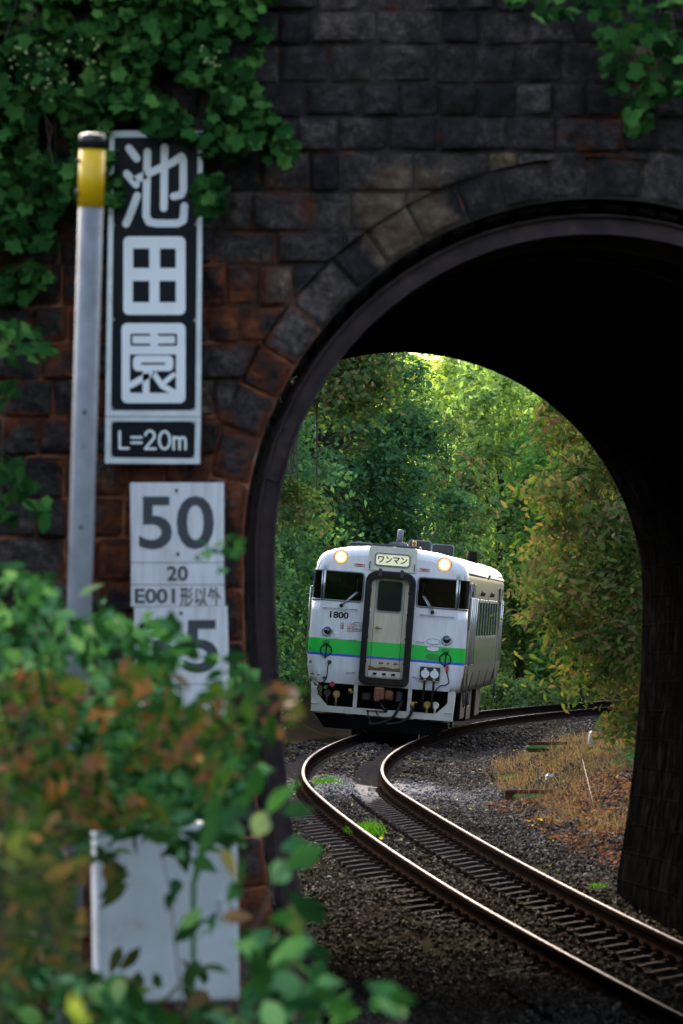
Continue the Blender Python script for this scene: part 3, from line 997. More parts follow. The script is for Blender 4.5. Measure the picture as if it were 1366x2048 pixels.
M['undergrey'] = simple('underframe_grey', (0.05, 0.045, 0.04), (0.02, 0.018, 0.016), 7, .7, .2, .3)
M['rust'] = simple('coupler_rust', (0.22, 0.075, 0.040), (0.10, 0.035, 0.022), 12, .8, 0, .5)
M['chrome'] = simple('bright_trim', (0.55, 0.56, 0.58), (0.42, 0.43, 0.45), 8, .3, .8, .03)
M['gasket'] = simple('window_gasket', (0.20, 0.20, 0.22), (0.14, 0.14, 0.16), 8, .5, .2, .05)
M['cab'] = simple('cab_interior_green', (0.035, 0.060, 0.052), (0.022, 0.04, 0.034), 4, .6, 0, .05)
M['console'] = simple('cab_console', (0.02, 0.05, 0.05), (0.012, 0.03, 0.03), 6, .5, 0, .05)
M['roofgrey'] = simple('roof_equipment', (0.16, 0.17, 0.19), (0.09, 0.095, 0.105), 6, .6, .3, .1)
M['roofdark'] = simple('roof_dark', (0.030, 0.028, 0.030), (0.018, 0.017, 0.018), 6, .6, .2, .1)
M['ink'] = simple('black_ink', (0.012, 0.012, 0.014), None, 9, .5, 0, 0)
M['redink'] = simple('red_ink', (0.45, 0.03, 0.03), None, 9, .5, 0, 0)
M['white'] = simple('white_enamel', (0.74, 0.74, 0.74), (0.66, 0.66, 0.66), 6, .35, 0, .02)
M['green_paint'] = simple('green_box_paint', (0.008, 0.33, 0.035), None, 6, .4, 0, .02)
M['bluetape'] = simple('blue_panel', (0.03, 0.04, 0.30), None, 6, .5, 0, .05)
M['brass'] = simple('brass', (0.45, 0.30, 0.08), (0.25, 0.17, 0.06), 20, .45, .7, .1)
M['yellowgrime'] = simple('yellow_cock', (0.42, 0.30, 0.03), (0.2, 0.14, 0.03), 20, .6, 0, .1)
M['red'] = simple('red_plastic', (0.45, 0.02, 0.03), None, 10, .5, 0, .05)
M['headlamp'] = emit('headlamp_glow', (1.0, 0.60, 0.20), 1.1)
M['amber_halo'] = emit('painted_lamp_halo', (1.0, 0.24, 0.03), 0.45)  # emissive colour standing in for the headlamp's bloom halo
M['blind'] = emit('lit_destination_blind', (0.80, 0.78, 0.50), 0.07)
m, t, p = nt('window_glass')
gl = N(t, 'ShaderNodeBsdfGlossy'); gl.inputs['Roughness'].default_value = .04
tp = N(t, 'ShaderNodeBsdfTransparent'); tp.inputs['Color'].default_value = (.27, .33, .31, 1)
fr = N(t, 'ShaderNodeFresnel'); fr.inputs['IOR'].default_value = 1.5
mx = N(t, 'ShaderNodeMixShader'); t.links.new(fr.outputs[0], mx.inputs[0]); t.links.new(tp.outputs[0], mx.inputs[1]); t.links.new(gl.outputs[0], mx.inputs[2])
t.links.new(mx.outputs[0], t.nodes['Material Output'].inputs['Surface'])
M['glass'] = m
m, t, p = nt('dark_glass')
p.inputs['Base Color'].default_value = (.012, .016, .015, 1); p.inputs['Roughness'].default_value = .06
M['darkglass'] = m
m, t, p = nt('lamp_glass')
p.inputs['Base Color'].default_value = (.03, .03, .035, 1); p.inputs['Roughness'].default_value = .05; p.inputs['Coat Weight'].default_value = 1
M['lampglass'] = m

train = empty('railcar')
tag(train, 'white diesel railcar with green and blue stripe and lit headlamps rounding the bend', 'train')
half = [(1.372, 1.0), (1.40, 1.10), (1.435, 1.30), (1.45, 1.50), (1.45, 1.9), (1.442, 2.3), (1.43, 2.7), (1.412, 3.08), (1.385, 3.24), (1.33, 3.34), (1.23, 3.415), (1.08, 3.47), (.80, 3.53), (.45, 3.565), (.0, 3.58)]
loop = half + [(-x, z) for x, z in reversed(half[:-1])]
def inset_loop(y):
    r, rt = .22, .30
    i = r - math.sqrt(max(0, r * r - max(0, r - y) ** 2))
    it = (rt - math.sqrt(max(0, rt * rt - max(0, rt - y) ** 2))) * .62
    out = []
    for x, z in loop:
        k = min(1, max(0, (z - 3.0) / .58))
        out.append((x * (1 - (i / 1.45)) , z - it * k))
    return out
LEN = 21.2
ys = [0, .006, .02, .045, .08, .13, .18, .24, .32, 1, 4, 9, 14, LEN - .1, LEN]
mb = MB(); v, f, n = [], [], len(loop)
for y in ys:
    v += [(x, y, z) for x, z in inset_loop(y)]
for i in range(len(ys) - 1):
    for k in range(n):
        f.append([i * n + k, i * n + (k + 1) % n, (i + 1) * n + (k + 1) % n, (i + 1) * n + k])
nb = len(v)
f += [list(range(n))[::-1], [(len(ys) - 1) * n + k for k in range(n)]]
mb.add(v, f)
body = mb.build('body', M['body'], train)
cut = MB()
for s in (-1, 1):
    a, b = sorted((s * .50, s * 1.7)); cut.box(((a + b) / 2, .09, 2.79), (b - a, .58, .54))
cut_o = cut.build('cutter', M['cab'])
cut2 = MB()
for s in (-1, 1):
    cut2.box((s * .80, .95, 2.53), (1.12, 1.75, 1.10))
cut2_o = cut2.build('cutter', M['cab'])
for c_ in (cut_o, cut2_o):
    md = body.modifiers.new('cut', 'BOOLEAN'); md.operation = 'DIFFERENCE'; md.solver = 'EXACT'; md.object = c_
    try: md.material_mode = 'TRANSFER'
    except Exception: pass
bme = bpy.data.meshes.new_from_object(body.evaluated_get(bpy.context.evaluated_depsgraph_get()))
body.modifiers.clear(); body.data = bme; bme.name = 'body'
for c_ in (cut_o, cut2_o): bpy.data.objects.remove(c_)
import bmesh
bm = bmesh.new(); bm.from_mesh(bme)
for fc in bm.faces:
    fc.smooth = False
    q_ = fc.calc_center_median()
    if abs(q_.x) < 1.37 and .05 < q_.y < 1.9 and 1.9 < q_.z < 3.1: fc.material_index = 1
for e in bm.edges: pass
for fc in bm.faces:
    nn = fc.normal
    if fc.calc_center_median().z > 3.1 or (abs(nn.x) > .2 and abs(nn.x) < .999 and fc.calc_center_median().y < .35) or fc.calc_center_median().y > 1: fc.smooth = True
bm.to_mesh(bme); bm.free()

# front windows
def corner_path(z, s, y_end, n=8):
    """Points round the body corner at height z from the front face to the side."""
    k = min(1, max(0, (z - 3.0) / .58))
    hw = np.interp(z, [a[1] for a in half], [a[0] for a in half])
    out = []
    for q in range(n + 1):
        y = .22 * (1 - math.cos(math.pi / 2 * q / n))
        i = .22 - math.sqrt(max(0, .22 ** 2 - (.22 - y) ** 2))
        out.append((s * hw * (1 - i / 1.45), y))
    out.append((s * hw, y_end))
    return out
for s in (-1, 1):
    w = empty('front_window', (0, 0, 0), train)
    x0 = .50
    z0, z1 = 2.52, 3.06
    px = .5 * 0 + 1.225
    mb = MB(); mb.prism([(s * x0, z0), (s * px, z0), (s * px, z1), (s * x0, z1)], .016, .022); mb.build('pane', M['glass'], w)
    # corner pane
    v, f = [], []
    cols = 10
    a, b = corner_path(z0, s, .38), corner_path(z1, s, .38)
    for (xa, ya), (xb, yb) in zip(a, b):
        v += [(xa - s * .012, ya + .008, z0), (xb - s * .012, yb + .008, z1)]
    for q in range(len(a) - 1): f.append([2 * q, 2 * q + 2, 2 * q + 3, 2 * q + 1])
    MB().add(v, f, True).build('corner_pane', M['glass'], w)
    fr_ = MB()
    r_ = .06
    pth = [(s * (x0 + .0), 0 - .004, z0 + r_), (s * (x0 + .015), -.004, z0 + .015), (s * (x0 + r_), -.004, z0)]
    pth += [(xa + s * .003, ya - .004, z0) for xa, ya in a] + [(a[-1][0] + s * .004, .38, (z0 + z1) / 2)]
    pth += [(xb + s * .003, yb - .004, z1) for xb, yb in reversed(b)]
    pth += [(s * (x0 + r_), -.004, z1), (s * (x0 + .015), -.004, z1 - .015), (s * x0, -.004, z1 - r_), (s * x0, -.004, z0 + r_)]
    fr_.tube(pth, .016, 6, False); fr_.build('frame', M['gasket'], w)
    pl = MB()
    pl.tube([(s * px, -.004, z0), (s * (px - .004), -.004, z1)], .022, 8)
    pl.tube([(s * (px + .045), .006, z0), (s * (px + .04), .006, z1)], .010, 6)
    pl.build('pillar', M['chrome'], w)
    wp = empty('wiper', (0, 0, 0), train)
    sx = s * .80 if s > 0 else -.88
    tip = (s * .60, -.03, 2.72) if s > 0 else (-.62, -.03, 2.70)
    mb = MB(); mb.tube([(sx, -.05, 2.44), tip], .010, 6).tube([(sx + .03, -.05, 2.45), (tip[0] + .03, -.03, tip[2])], .007, 6); mb.build('arm', M['chrome'], wp)
    mb = MB(); mb.tube([(tip[0], -.022, 2.60), (tip[0] + .005, -.022, 2.96)], .009, 6); mb.build('blade', M['rubber'], wp)
    mb = MB(); mb.disc((sx, 0, 2.435), .035, (0, -1, 0), 12, .06); mb.build('pivot', M['rubber'], wp)
    mb = MB()
    hz = 2.375
    mb.tube([(s * .58, -.0, hz), (s * .58, -.05, hz), (s * 1.2, -.05, hz + .005), (s * 1.2, 0, hz)], .010, 8); mb.build('handrail', M['chrome'], train)
    # cab desk and driver's seat back seen through the glass
    mb = MB()
    mb.box((s * .85, .42, 2.40), (.95, .35, .28), bev=.03).box((s * .95, .36, 2.57), (.2, .12, .10), bev=.01).box((s * .66, .40, 2.56), (.12, .1, .07), bev=.01)
    mb.build('console', M['console'], train)
    if s > 0:
        mb = MB(); mb.box((.93, .30, 2.60), (.07, .05, .07), bev=.005); mb.build('paper', M['white'], train)
    mb = MB(); mb.box((s * 1.0, .85, 2.55), (.45, .12, .55), bev=.05); mb.build('seat', M['under'], train)
    # headlamp
    h = empty('headlight', (s * .955, 0, 3.325), train)
    yl = .012
    mb = MB(); mb.ring((0, yl - .005, 0), .122, .010, (0, -1, -.0), 28, 8); mb.build('bezel', M['chrome'], h)
    mb = MB()
    v = [(0, yl - .075, 0)]; f = []
    for rr_, yy in ((.045, yl - .058), (.075, yl - .04), (.092, yl)):
        for q in range(20): v.append((rr_ * math.cos(q * math.pi / 10), yy, rr_ * math.sin(q * math.pi / 10)))
    for q in range(20):
        f.append([0, 1 + q, 1 + (q + 1) % 20])
        for l in (0, 1): f.append([1 + l * 20 + q, 1 + l * 20 + 20 + q, 1 + l * 20 + 20 + (q + 1) % 20, 1 + l * 20 + (q + 1) % 20])
    mb.add(v, f, True); mb.build('lens', M['headlamp'], h)
    mb = MB(); mb.ring((0, yl - .008, 0), .104, .013, n=28); mb.build('halo_ring', M['amber_halo'], h)  # glowing ring added to imitate the orange halo round the lamp
    mb = MB(); mb.tube([(0, .14, 0), (0, .0, 0)], [.10, .135], 24, False); mb.build('housing', M['body'], h)
    # marker lamp
    k = empty('marker_lamp', (s * 1.10, 0, 1.95), train)
    mb = MB(); mb.ring((0, -.022, 0), .082, .018, n=24); mb.disc((0, .01, 0), .092, (0, -1, 0), 24, .03); mb.build('rim', M['chrome'], k)
    mb = MB()
    v, f = [(0, -.085, 0)], []
    for l, (rr_, yy) in enumerate(((.03, -.078), (.055, -.06), (.07, -.025))):
        for q in range(16): v.append((rr_ * math.cos(q * math.pi / 8), yy, rr_ * math.sin(q * math.pi / 8)))
    for q in range(16):
        f.append([0, 1 + q, 1 + (q + 1) % 16])
        for l in (0, 1): f.append([1 + l * 16 + q, 17 + l * 16 + q, 17 + l * 16 + (q + 1) % 16, 1 + l * 16 + (q + 1) % 16])
    mb.add(v, f, True); mb.build('lens', M['lampglass'], k)
    # round tail disc bracket
    k = empty('disc_bracket', (s * 1.10, 0, 1.59), train)
    mb = MB(); mb.ring((0, -.03, 0), .105, .010, n=28, m=6); mb.tube([(0, -.03, .10), (0, -.03, -.13)], .008, 6).tube([(.012, -.03, .10), (.012, -.03, -.10)], .004, 6)
    mb.disc((-.095, 0, 0), .016, depth=.04).disc((.095, 0, 0), .016, depth=.04).disc((0, 0, -.125), .018, depth=.04); mb.build('ring', M['rubber'], k)
    mb = MB(); mb.box((0, -.03, .165), (.115, .06, .07), bev=.008); mb.build('lamp_hook', M['green_paint'], k)
    # warning plate
    k = MB(); k.box((s * .60, -.003, 3.20), (.19, .006, .055)); pk = k.build('warning_plate', M['white'], train)
    k = MB(); k.frame(rrect(s * .60, 3.20, .188, .053, .004, 2), rrect(s * .60, 3.20, .172, .037, .003, 2), -.0095, -.007); k.build('border', M['redink'], pk)
    text_mesh('lettering', '架線注意', .04, M['redink'], pk, (s * .60, -.0075, 3.20), bold=.002, width=.15)
    # steps and small grips
    for gx_, gz, gw in ((s * .62, 1.82 if s < 0 else 1.88, .11), (s * .62, 1.22, .14)):
        mb = MB(); mb.tube([(gx_ - gw / 2, 0, gz), (gx_ - gw / 2, -.05, gz), (gx_ + gw / 2, -.05, gz), (gx_ + gw / 2, 0, gz)], .009, 6); mb.build('grip', M['chrome'], train)

# gangway surround, door
g = MB(); g.frame(rrect(0, 2.075, .90, 2.06, (.10, .20), 8), rrect(0, 2.075, .70, 1.86, (.06, .13), 8), -.20, .0); gang = g.build('gangway_frame', M['rubber'], train)
g = MB(); g.frame(rrect(0, 2.075, .93, 2.09, (.11, .21), 8), rrect(0, 2.075, .86, 2.02, (.09, .18), 8), -.05, .0); g.build('mounting_flange', M['undergrey'], gang)
for s in (-1, 1):
    g = MB(); g.prism([(s * .20 - .035, 3.02), (s * .20 + .035, 3.02), (s * .20 + .035, 3.14), (s * .20 + .02, 3.165), (s * .20 - .02, 3.165), (s * .20 - .035, 3.14)], -.215, -.203); g.disc((s * .20, -.215, 3.13), .014, depth=.006); g.build('lifting_lug', M['undergrey'], gang)
    for kz in (2.75, 2.35, 1.9, 1.45):
        g = MB(); g.box((s * .345, -.13, kz), (.02, .06, .05), bev=.005); g.build('latch', M['undergrey'], gang)
    g = MB(); g.tube([(s * .335, -.10, 2.42), (s * .335, -.13, 2.42), (s * .335, -.13, 2.12), (s * .335, -.10, 2.12)], .012, 6); g.build('grab_rail', M['cream'], gang)
dz0, dz1 = 1.155, 3.0
dr = MB()
dr.prism(rrect(0, (dz0 + dz1) / 2, .70, dz1 - dz0, .05, 4), -.05, -.012)
door = dr.build('front_door', M['door'], train)
for s in (-1, 1):
    g = MB(); g.box((s * .265, -.052, 2.15), (.008, .006, 1.6)); g.build('seam', M['ink'], door)
g = MB(); g.frame(rrect(0, 2.67, .49, .60, .07, 6), rrect(0, 2.67, .44, .55, .055, 6), -.066, -.05); dw = g.build('door_window', M['gasket'], door)
g = MB(); g.prism(rrect(0, 2.67, .442, .552, .055, 6), -.056, -.0505); g.build('pane', M['darkglass'], dw)
g = MB(); g.disc((-.20, -.05, 2.08), .03, depth=.03).tube([(-.20, -.08, 2.08), (-.20, -.10, 2.08), (-.10, -.10, 2.065)], .012, 8); g.build('handle', M['brass'], door)
g = MB(); g.box((0, -.055, 1.23), (.60, .012, .11), bev=.004); g.build('kick_plate', M['skirt'], door)
for x_ in (-.17, 0, .17):
    g = MB(); g.box((x_, -.075, 1.235), (.07, .03, .035), bev=.006); g.build('door_catch', M['under'], door)
for x_, w_ in ((-.07, .10), (.06, .05), (.20, .09)):
    g = MB(); g.prism([(x_ - w_ / 2, 1.43), (x_ - w_ / 4, 1.455), (x_ + w_ / 2, 1.44), (x_ + w_ / 3, 1.415), (x_, 1.42), (x_ - w_ / 3, 1.41)], -.0535, -.05); g.build('rust_patch', M['rust'], door)
# brown soot above the sill of the door
g = MB(); g.prism([(-.30, 1.29), (.30, 1.29), (.28, 1.36), (.15, 1.345), (.0, 1.37), (-.16, 1.34), (-.29, 1.375)], -.0528, -.0505); g.build('grime_patch', simple('door_grime', (.16, .10, .055), (.06, .038, .025), 14, .9, 0, .2), door)

# destination box
g = MB(); g.prism([(-.43, 3.13), (.43, 3.13), (.44, 3.20), (.44, 3.555), (.40, 3.575), (-.40, 3.575), (-.44, 3.555), (-.44, 3.20)], -.03, .5); dest = g.build('destination_box', M['cream'], train)
g = MB(); g.frame(rrect(0, 3.335, .66, .245, .06, 6), rrect(0, 3.335, .61, .195, .045, 6), -.05, -.03); g.build('bezel', M['gasket'], dest)
g = MB(); g.prism(rrect(0, 3.335, .612, .197, .045, 6), -.036, -.0305); bl = g.build('blind', M['blind'], dest)
text_mesh('lettering', 'ワンマン', .15, M['ink'], dest, (0, -.038, 3.335), bold=.004, width=.54)
for s in (-1, 1):
    g = MB(); g.tube([(s * .41, -.03, 3.28), (s * .41, -.055, 3.27), (s * .41, -.055, 3.17), (s * .41, -.03, 3.16)], .009, 6); g.build('hook', M['undergrey'], dest)

# markings
num = text_mesh('fleet_number', '1800', .16, M['ink'], train, (-.905, -.004, 2.255), bold=.006, width=.35)
for i, (a, b) in enumerate((('形式', '1-40'), ('自重', '39.8t'), ('換算', '積45'), ('', '空40'))):
    zz = 2.105 - i * .043
    if a: text_mesh('data_lettering', a, .042, M['redink'], train, (-.84, -.003, zz), width=.07)
    text_mesh('data_lettering', b, .042, M['redink'], train, (-.69, -.003, zz), width=.12)
g = MB(); g.frame(rrect(-.555, 2.06, .165, .17, .02, 3), rrect(-.555, 2.06, .15, .155, .014, 3), -.006, .0); fm = g.build('inspection_mark', M['ink'], train)
text_mesh('lettering', '21-11', .055, M['ink'], fm, (-.555, -.004, 2.09), width=.125)
text_mesh('lettering', '苗穂工場', .045, M['ink'], fm, (-.555, -.004, 2.02), width=.13)
g = MB(); g.box((-.93, -.01, 1.88), (.075, .02, .10), bev=.005); g.build('small_cover', M['white'], train)
for z_, m_ in ((1.90, 'white'), (1.77, 'white'), (1.62, 'green_paint')):
    g = MB()
    lp = [(.86 + .125 * math.cos(a), z_ + .055 * math.sin(a)) for a in np.linspace(0, 2 * math.pi, 25)[:-1]]
    li = [(.86 + .117 * math.cos(a), z_ + .047 * math.sin(a)) for a in np.linspace(0, 2 * math.pi, 25)[:-1]]
    g.prism(lp, -.006, .0); op = g.build('oval_plate', M[m_], train)
    g = MB(); g.frame(lp, li, -.012, -.006); g.build('rim', M['gasket' if m_ == 'white' else 'green_paint'], op)

# jumper sockets and cables
g = MB(); g.box((.84, -.012, 1.30), (.39, .024, .27), bev=.006); jp = g.build('jumper_panel', M['undergrey'], train)
g = MB(); g.frame(rrect(.84, 1.30, .40, .28, .01, 2), rrect(.84, 1.30, .37, .25, .01, 2), -.032, -.024); g.build('frame', M['chrome'], jp)
for x_ in (.755, .925):
    g = MB(); g.disc((x_, -.024, 1.30), .078, depth=.05).box((x_, -.06, 1.385), (.05, .04, .04), bev=.006); so = g.build('socket_cap', M['white'], jp)
    g = MB(); g.disc((x_, -.074, 1.21), .028, (0, 0, -1), 10, .05); g.build('gland', M['brass'], so)
    g = MB(); g.tube([(x_, -.075, 1.18), (x_, -.085, 1.05), (x_ - .01, -.09, .85), (x_, -.05, .66), (x_ + .01, .15, .60)], .022, 8); g.build('jumper_cable', M['rubber'], so)
def cable(pts, r=.010, m_='rubber', nm='cable'):
    P = [Vector(p) for p in pts]; out = []
    for i in range(len(P) - 1):
        p0, p1, p2, p3 = P[max(i - 1, 0)], P[i], P[i + 1], P[min(i + 2, len(P) - 1)]
        for q in range(6):
            t_ = q / 6
            out.append(.5 * ((2 * p1) + (p2 - p0) * t_ + (2 * p0 - 5 * p1 + 4 * p2 - p3) * t_ ** 2 + (3 * p1 - p0 - 3 * p2 + p3) * t_ ** 3))
    out.append(P[-1])
    g = MB(); g.tube(out, r, 8); return g.build(nm, M[m_], train)
g = MB(); g.disc((-1.02, 0, 1.38), .04, depth=.07, r2=.03); g.build('cable_socket', M['undergrey'], train)
cable([(-1.02, -.06, 1.38), (-1.04, -.06, 1.28), (-1.05, -.05, 1.1), (-1.08, -.06, 1.03), (-1.17, -.08, .96), (-1.2, -.06, .86), (-1.12, .0, .80)])
g = MB(); g.box((-1.09, -.02, 1.09), (.07, .05, .03)); g.build('cable_clamp', M['undergrey'], train)
g = MB(); g.box((-1.20, -.02, 1.20), (.05, .04, .11), bev=.006); g.build('switch_box', M['white'], train)
g = MB(); g.disc((1.15, 0, 1.44), .03, depth=.06).tube([(1.15, -.05, 1.44), (1.15, -.05, 1.34)], [.028, .018], 8); g.build('red_socket', M['red'], train)
cable([(1.15, -.05, 1.35), (1.18, -.05, 1.26), (1.20, -.05, 1.17), (1.14, -.04, 1.12), (1.05, -.05, 1.10), (.98, -.06, 1.03), (.96, -.02, .95)])

# skirt with openings
g = MB()
zb, zt = .46, 1.0
g.prism([(-1.30, zb), (1.30, zb), (1.30, zb + .12), (-1.30, zb + .12)], .02, .07)
for s in (-1, 1):
    a = [(s * 1.30, zb + .12), (s * 1.33, zt), (s * 1.20, zt), (s * 1.20, zb + .32), (s * 1.00, zb + .12)]
    g.prism(a if s > 0 else a[::-1], .02, .07)
    g.box((s * .50, .04, (zb + .12 + zt) / 2), (.075, .07, zt - zb - .12), bev=.006)
    for q in (0,):
        g.tube([(s * 1.17, .02, zb + .15), (s * 1.17, -.03, zb + .15), (s * 1.28, -.03, zb + .15), (s * 1.28, .02, zb + .15)], .009, 6)
    # the skirt's return along the side
    g.prism([(s * 1.30, zb), (s * 1.33, zt), (s * 1.31, zt), (s * 1.28, zb)] if s > 0 else [(s * 1.28, zb), (s * 1.31, zt), (s * 1.33, zt), (s * 1.30, zb)], .07, .5)
g.build('skirt', M['skirt'], train)
g = MB(); g.box((0, .55, .78), (2.3, .04, .5)); g.box((0, .3, .985), (2.5, .5, .03)); g.build('buffer_beam', M['under'], train)
for x_, w_ in ((-.10, .36),):
    g = MB(); g.box((x_, -.005, .545), (w_, .02, .022), bev=.004); g.build('rusty_bar', M['rust'], train)
# coupler
g = MB(); g.box((-.02, .30, .84), (.26, .5, .22), bev=.02); cp = g.build('coupler', M['undergrey'], train)
g = MB(); g.box((-.06, -.08, .87), (.19, .26, .24), bev=.03).box((-.09, -.19, .80), (.10, .08, .15), bev=.02); g.build('knuckle', M['rust'], cp)
g = MB(); g.box((.12, -.06, .85), (.15, .2, .19), bev=.03).disc((.12, -.16, .85), .06, depth=.04); g.build('coupler_guard', M['rust'], cp)
g = MB(); g.box((-.30, .1, .80), (.16, .2, .14), bev=.02); g.build('draft_gear', M['undergrey'], cp)
g = MB(); g.box((.30, .1, .84), (.12, .2, .2), bev=.02); g.build('draft_gear', M['undergrey'], cp)
g = MB(); g.tube([(-.05, .0, .74), (.02, -.05, .62), (.1, 0, .55)], .025, 8); g.build('release_lever', M['undergrey'], cp)
cable([(.36, -.02, .78), (.33, -.10, .66), (.22, -.16, .45), (.02, -.2, .34), (-.14, -.2, .30), (-.2, -.16, .33)], .028, 'rubber', 'air_hose')
cable([(.56, -.02, .66), (.54, -.12, .52), (.42, -.16, .40), (.25, -.18, .34), (.1, -.18, .33)], .028, 'rubber', 'air_hose')
cable([(-.25, 0, .55), (-.22, -.08, .42), (-.15, -.1, .33), (-.05, -.1, .32)], .012, 'rubber', 'cable')
cable([(-.10, 0, .56), (-.06, -.1, .48), (.05, -.12, .40), (.15, -.1, .36)], .010, 'rubber', 'cable')
g = MB(); g.disc((.56, -.02, .66), .035, (0, -.2, 1), 10, .09).box((.60, -.03, .76), (.10, .02, .02)); g.build('angle_cock', M['brass'], train)
g = MB(); g.disc((-.60, -.02, .84), .035, (0, -.2, 1), 10, .08).box((-.55, -.03, .86), (.08, .02, .02)); g.build('angle_cock', M['brass'], train)
for x_, z_, m_ in ((-1.02, .81, 'undergrey'), (-.85, .80, 'yellowgrime'), (.83, .73, 'yellowgrime'), (.98, .73, 'cream')):
    g = MB(); g.disc((x_, .1, z_), .07, depth=.08, r2=.06).tube([(x_, .02, z_), (x_, .02, z_ - .13), (x_, .1, z_ - .2)], .02, 8); g.build('hose_coupling', M[m_], train)
g = MB(); g.disc((-.94, .05, .98), .05, depth=.06); g.build('red_valve', M['red'], train)
# snow plough
g = MB()
g.add([(-1.25, .25, .43), (0, -.10, .43), (1.25, .25, .43), (-1.05, .32, .17), (0, .0, .17), (1.05, .32, .17),
       (-1.25, .6, .43), (1.25, .6, .43), (-1.05, .6, .17), (1.05, .6, .17)],
      [[0, 1, 4, 3], [1, 2, 5, 4], [0, 6, 7, 2, 1], [3, 4, 5, 9, 8], [0, 3, 8, 6], [2, 7, 9, 5], [6, 8, 9, 7]])
g.build('snow_plough', M['under'], train)

# running gear
for yb in (3.4, 17.8):
    bg_ = empty('bogie', (0, yb, 0), train)
    g = MB()
    for s in (-1, 1): g.box((s * .95, 0, .62), (.16, 2.9, .22), bev=.03).box((s * .95, 0, .42), (.12, .9, .25), bev=.03)
    g.box((0, 0, .62), (1.9, .4, .2), bev=.03)
    g.build('bogie_frame', M['under'], bg_)
    for ya in (-1.05, 1.05):
        for s in (-1, 1):
            g = MB(); g.disc((s * .54, ya, .43), .43, (s, 0, 0), 28, .09).disc((s * .52, ya, .43), .455, (s, 0, 0), 28, .025); g.build('wheel', M['undergrey'], bg_)
            g = MB(); g.box((s * 1.0, ya, .45), (.2, .3, .28), bev=.04); g.build('axle_box', M['under'], bg_)
g = MB()
for y0_, y1_, w_, z_ in ((5.3, 7.6, 2.5, .40), (7.9, 10.2, 2.55, .35), (10.6, 12.4, 2.4, .42), (12.7, 15.4, 2.55, .36)):
    g.box((0, (y0_ + y1_) / 2, (z_ + 1.0) / 2), (w_, y1_ - y0_, 1.0 - z_), bev=.03)
g.box((0, 10.6, .97), (2.6, 20.8, .05))
g.build('engine_boxes', M['under'], train)

# side: doors, windows, rails
for s in (1, -1):
    X_ = s * 1.447
    def sp(y0_, y1_, z0_, z1_, th, name, m_, par=train, off=0.0):
        mb = MB(); mb.box((X_ + s * (th / 2 + off), (y0_ + y1_) / 2, (z0_ + z1_) / 2), (th, y1_ - y0_, z1_ - z0_), bev=.004); return mb.build(name, M[m_], par)
    for i in range(8):
        y0_ = 4.3 + i * 1.56
        fr2 = sp(y0_, y0_ + 1.08, 1.98, 2.74, .03, 'side_window', 'chrome', off=-.014)
        sp(y0_ + .06, y0_ + 1.02, 2.04, 2.69, .006, 'pane', 'darkglass', fr2, .018)
    for y0_, wd in ((.62, .62), (2.3, .95), (18.0, .95)):
        d_ = sp(y0_, y0_ + wd, 1.12, 3.02, .025, 'side_door', 'body', off=-.014)
        sp(y0_ + wd * .22, y0_ + wd * .78, 2.15, 2.75, .006, 'pane', 'darkglass', d_, .0125)
        for e in (-.09, wd + .09):
            mb = MB(); mb.tube([(X_, y0_ + e, 1.5), (X_ + s * .05, y0_ + e, 1.5), (X_ + s * .05, y0_ + e, 2.75), (X_, y0_ + e, 2.75)], .013, 8); mb.build('door_rail', M['chrome'], train)
        mb = MB(); mb.tube([(X_, y0_ + .1, 1.0), (X_ + s * .03, y0_ + .1, .72), (X_ + s * .03, y0_ + wd - .1, .72), (X_, y0_ + wd - .1, 1.0)], .014, 6); mb.build('step', M['undergrey'], train)
    for y0_ in (.36, 1.45, 19.6):
        sp(y0_, y0_ + .22, 2.86, 3.0, .012, 'blue_plate', 'bluetape', off=0)
    mb = MB(); mb.tube([(s * 1.405, .4, 3.19), (s * 1.405, LEN - .1, 3.19)], .022, 6); mb.build('rain_gutter', M['body'], train)
    for y0_ in (6.5, 12.0):
        mb = MB(); mb.tube([(X_, y0_, 2.86), (X_ + s * .08, y0_, 2.84)], [.05, .035], 10); mb.build('side_lamp', M['undergrey'], train)
    for y0_ in (1.6, 5, 9, 13.5, 17.6):
        mb = MB(); mb.tube([(s * 1.44, y0_, 1.34), (s * 1.38, y0_, 1.02)], .015, 6); mb.build('drain_pipe', M['undergrey'], train)
# roof
def guard(x_, y_, w_, h_, d_=.5, z_=3.56):
    mb = MB(); mb.prism(rrect(x_, z_ + h_ / 2, w_, h_, (.01, min(.05, h_ * .45)), 4), y_, y_ + .03)
    o = mb.build('roof_guard', M['roofdark'], train)
    mb = MB(); mb.frame(rrect(x_, z_ + h_ / 2, w_ + .02, h_ + .02, (.01, min(.055, h_ * .45)), 4), rrect(x_, z_ + h_ / 2, w_ - .02, h_ - .02, (.01, min(.045, h_ * .4)), 4), y_ - .02, y_ + .02); mb.build('rim', M['roofgrey'], o)
    mb = MB(); mb.box((x_, y_ + d_ / 2 + .05, z_ + h_ * .4), (w_ * .9, d_, h_ * .8), bev=.03); mb.build('ventilator', M['roofgrey'], o)
guard(-.72, 2.2, .44, .13, .5, 3.50); guard(.66, 6.0, .42, .22, .6, 3.52); guard(.33, 3.4, .42, .21, .8, 3.55); guard(.50, 6.5, .20, .17, .5, 3.56); guard(.50, 9, .30, .17, .5, 3.56)
mb = MB(); mb.box((.0, 1.1, 3.60), (.9, .9, .05), bev=.015); mb.build('roof_deck', M['roofdark'], train)
mb = MB(); mb.prism([(-.14, 3.62), (.22, 3.62), (.20, 3.66), (.12, 3.685), (-.04, 3.685), (-.12, 3.66)], .75, 1.1)
mb.tube([(.06, .92, 3.68), (.06, .92, 3.76), (.06, .92, 3.90), (.06, .92, 3.915)], [.065, .058, .058, .03], 14); mb.build('antenna', M['roofgrey'], train)
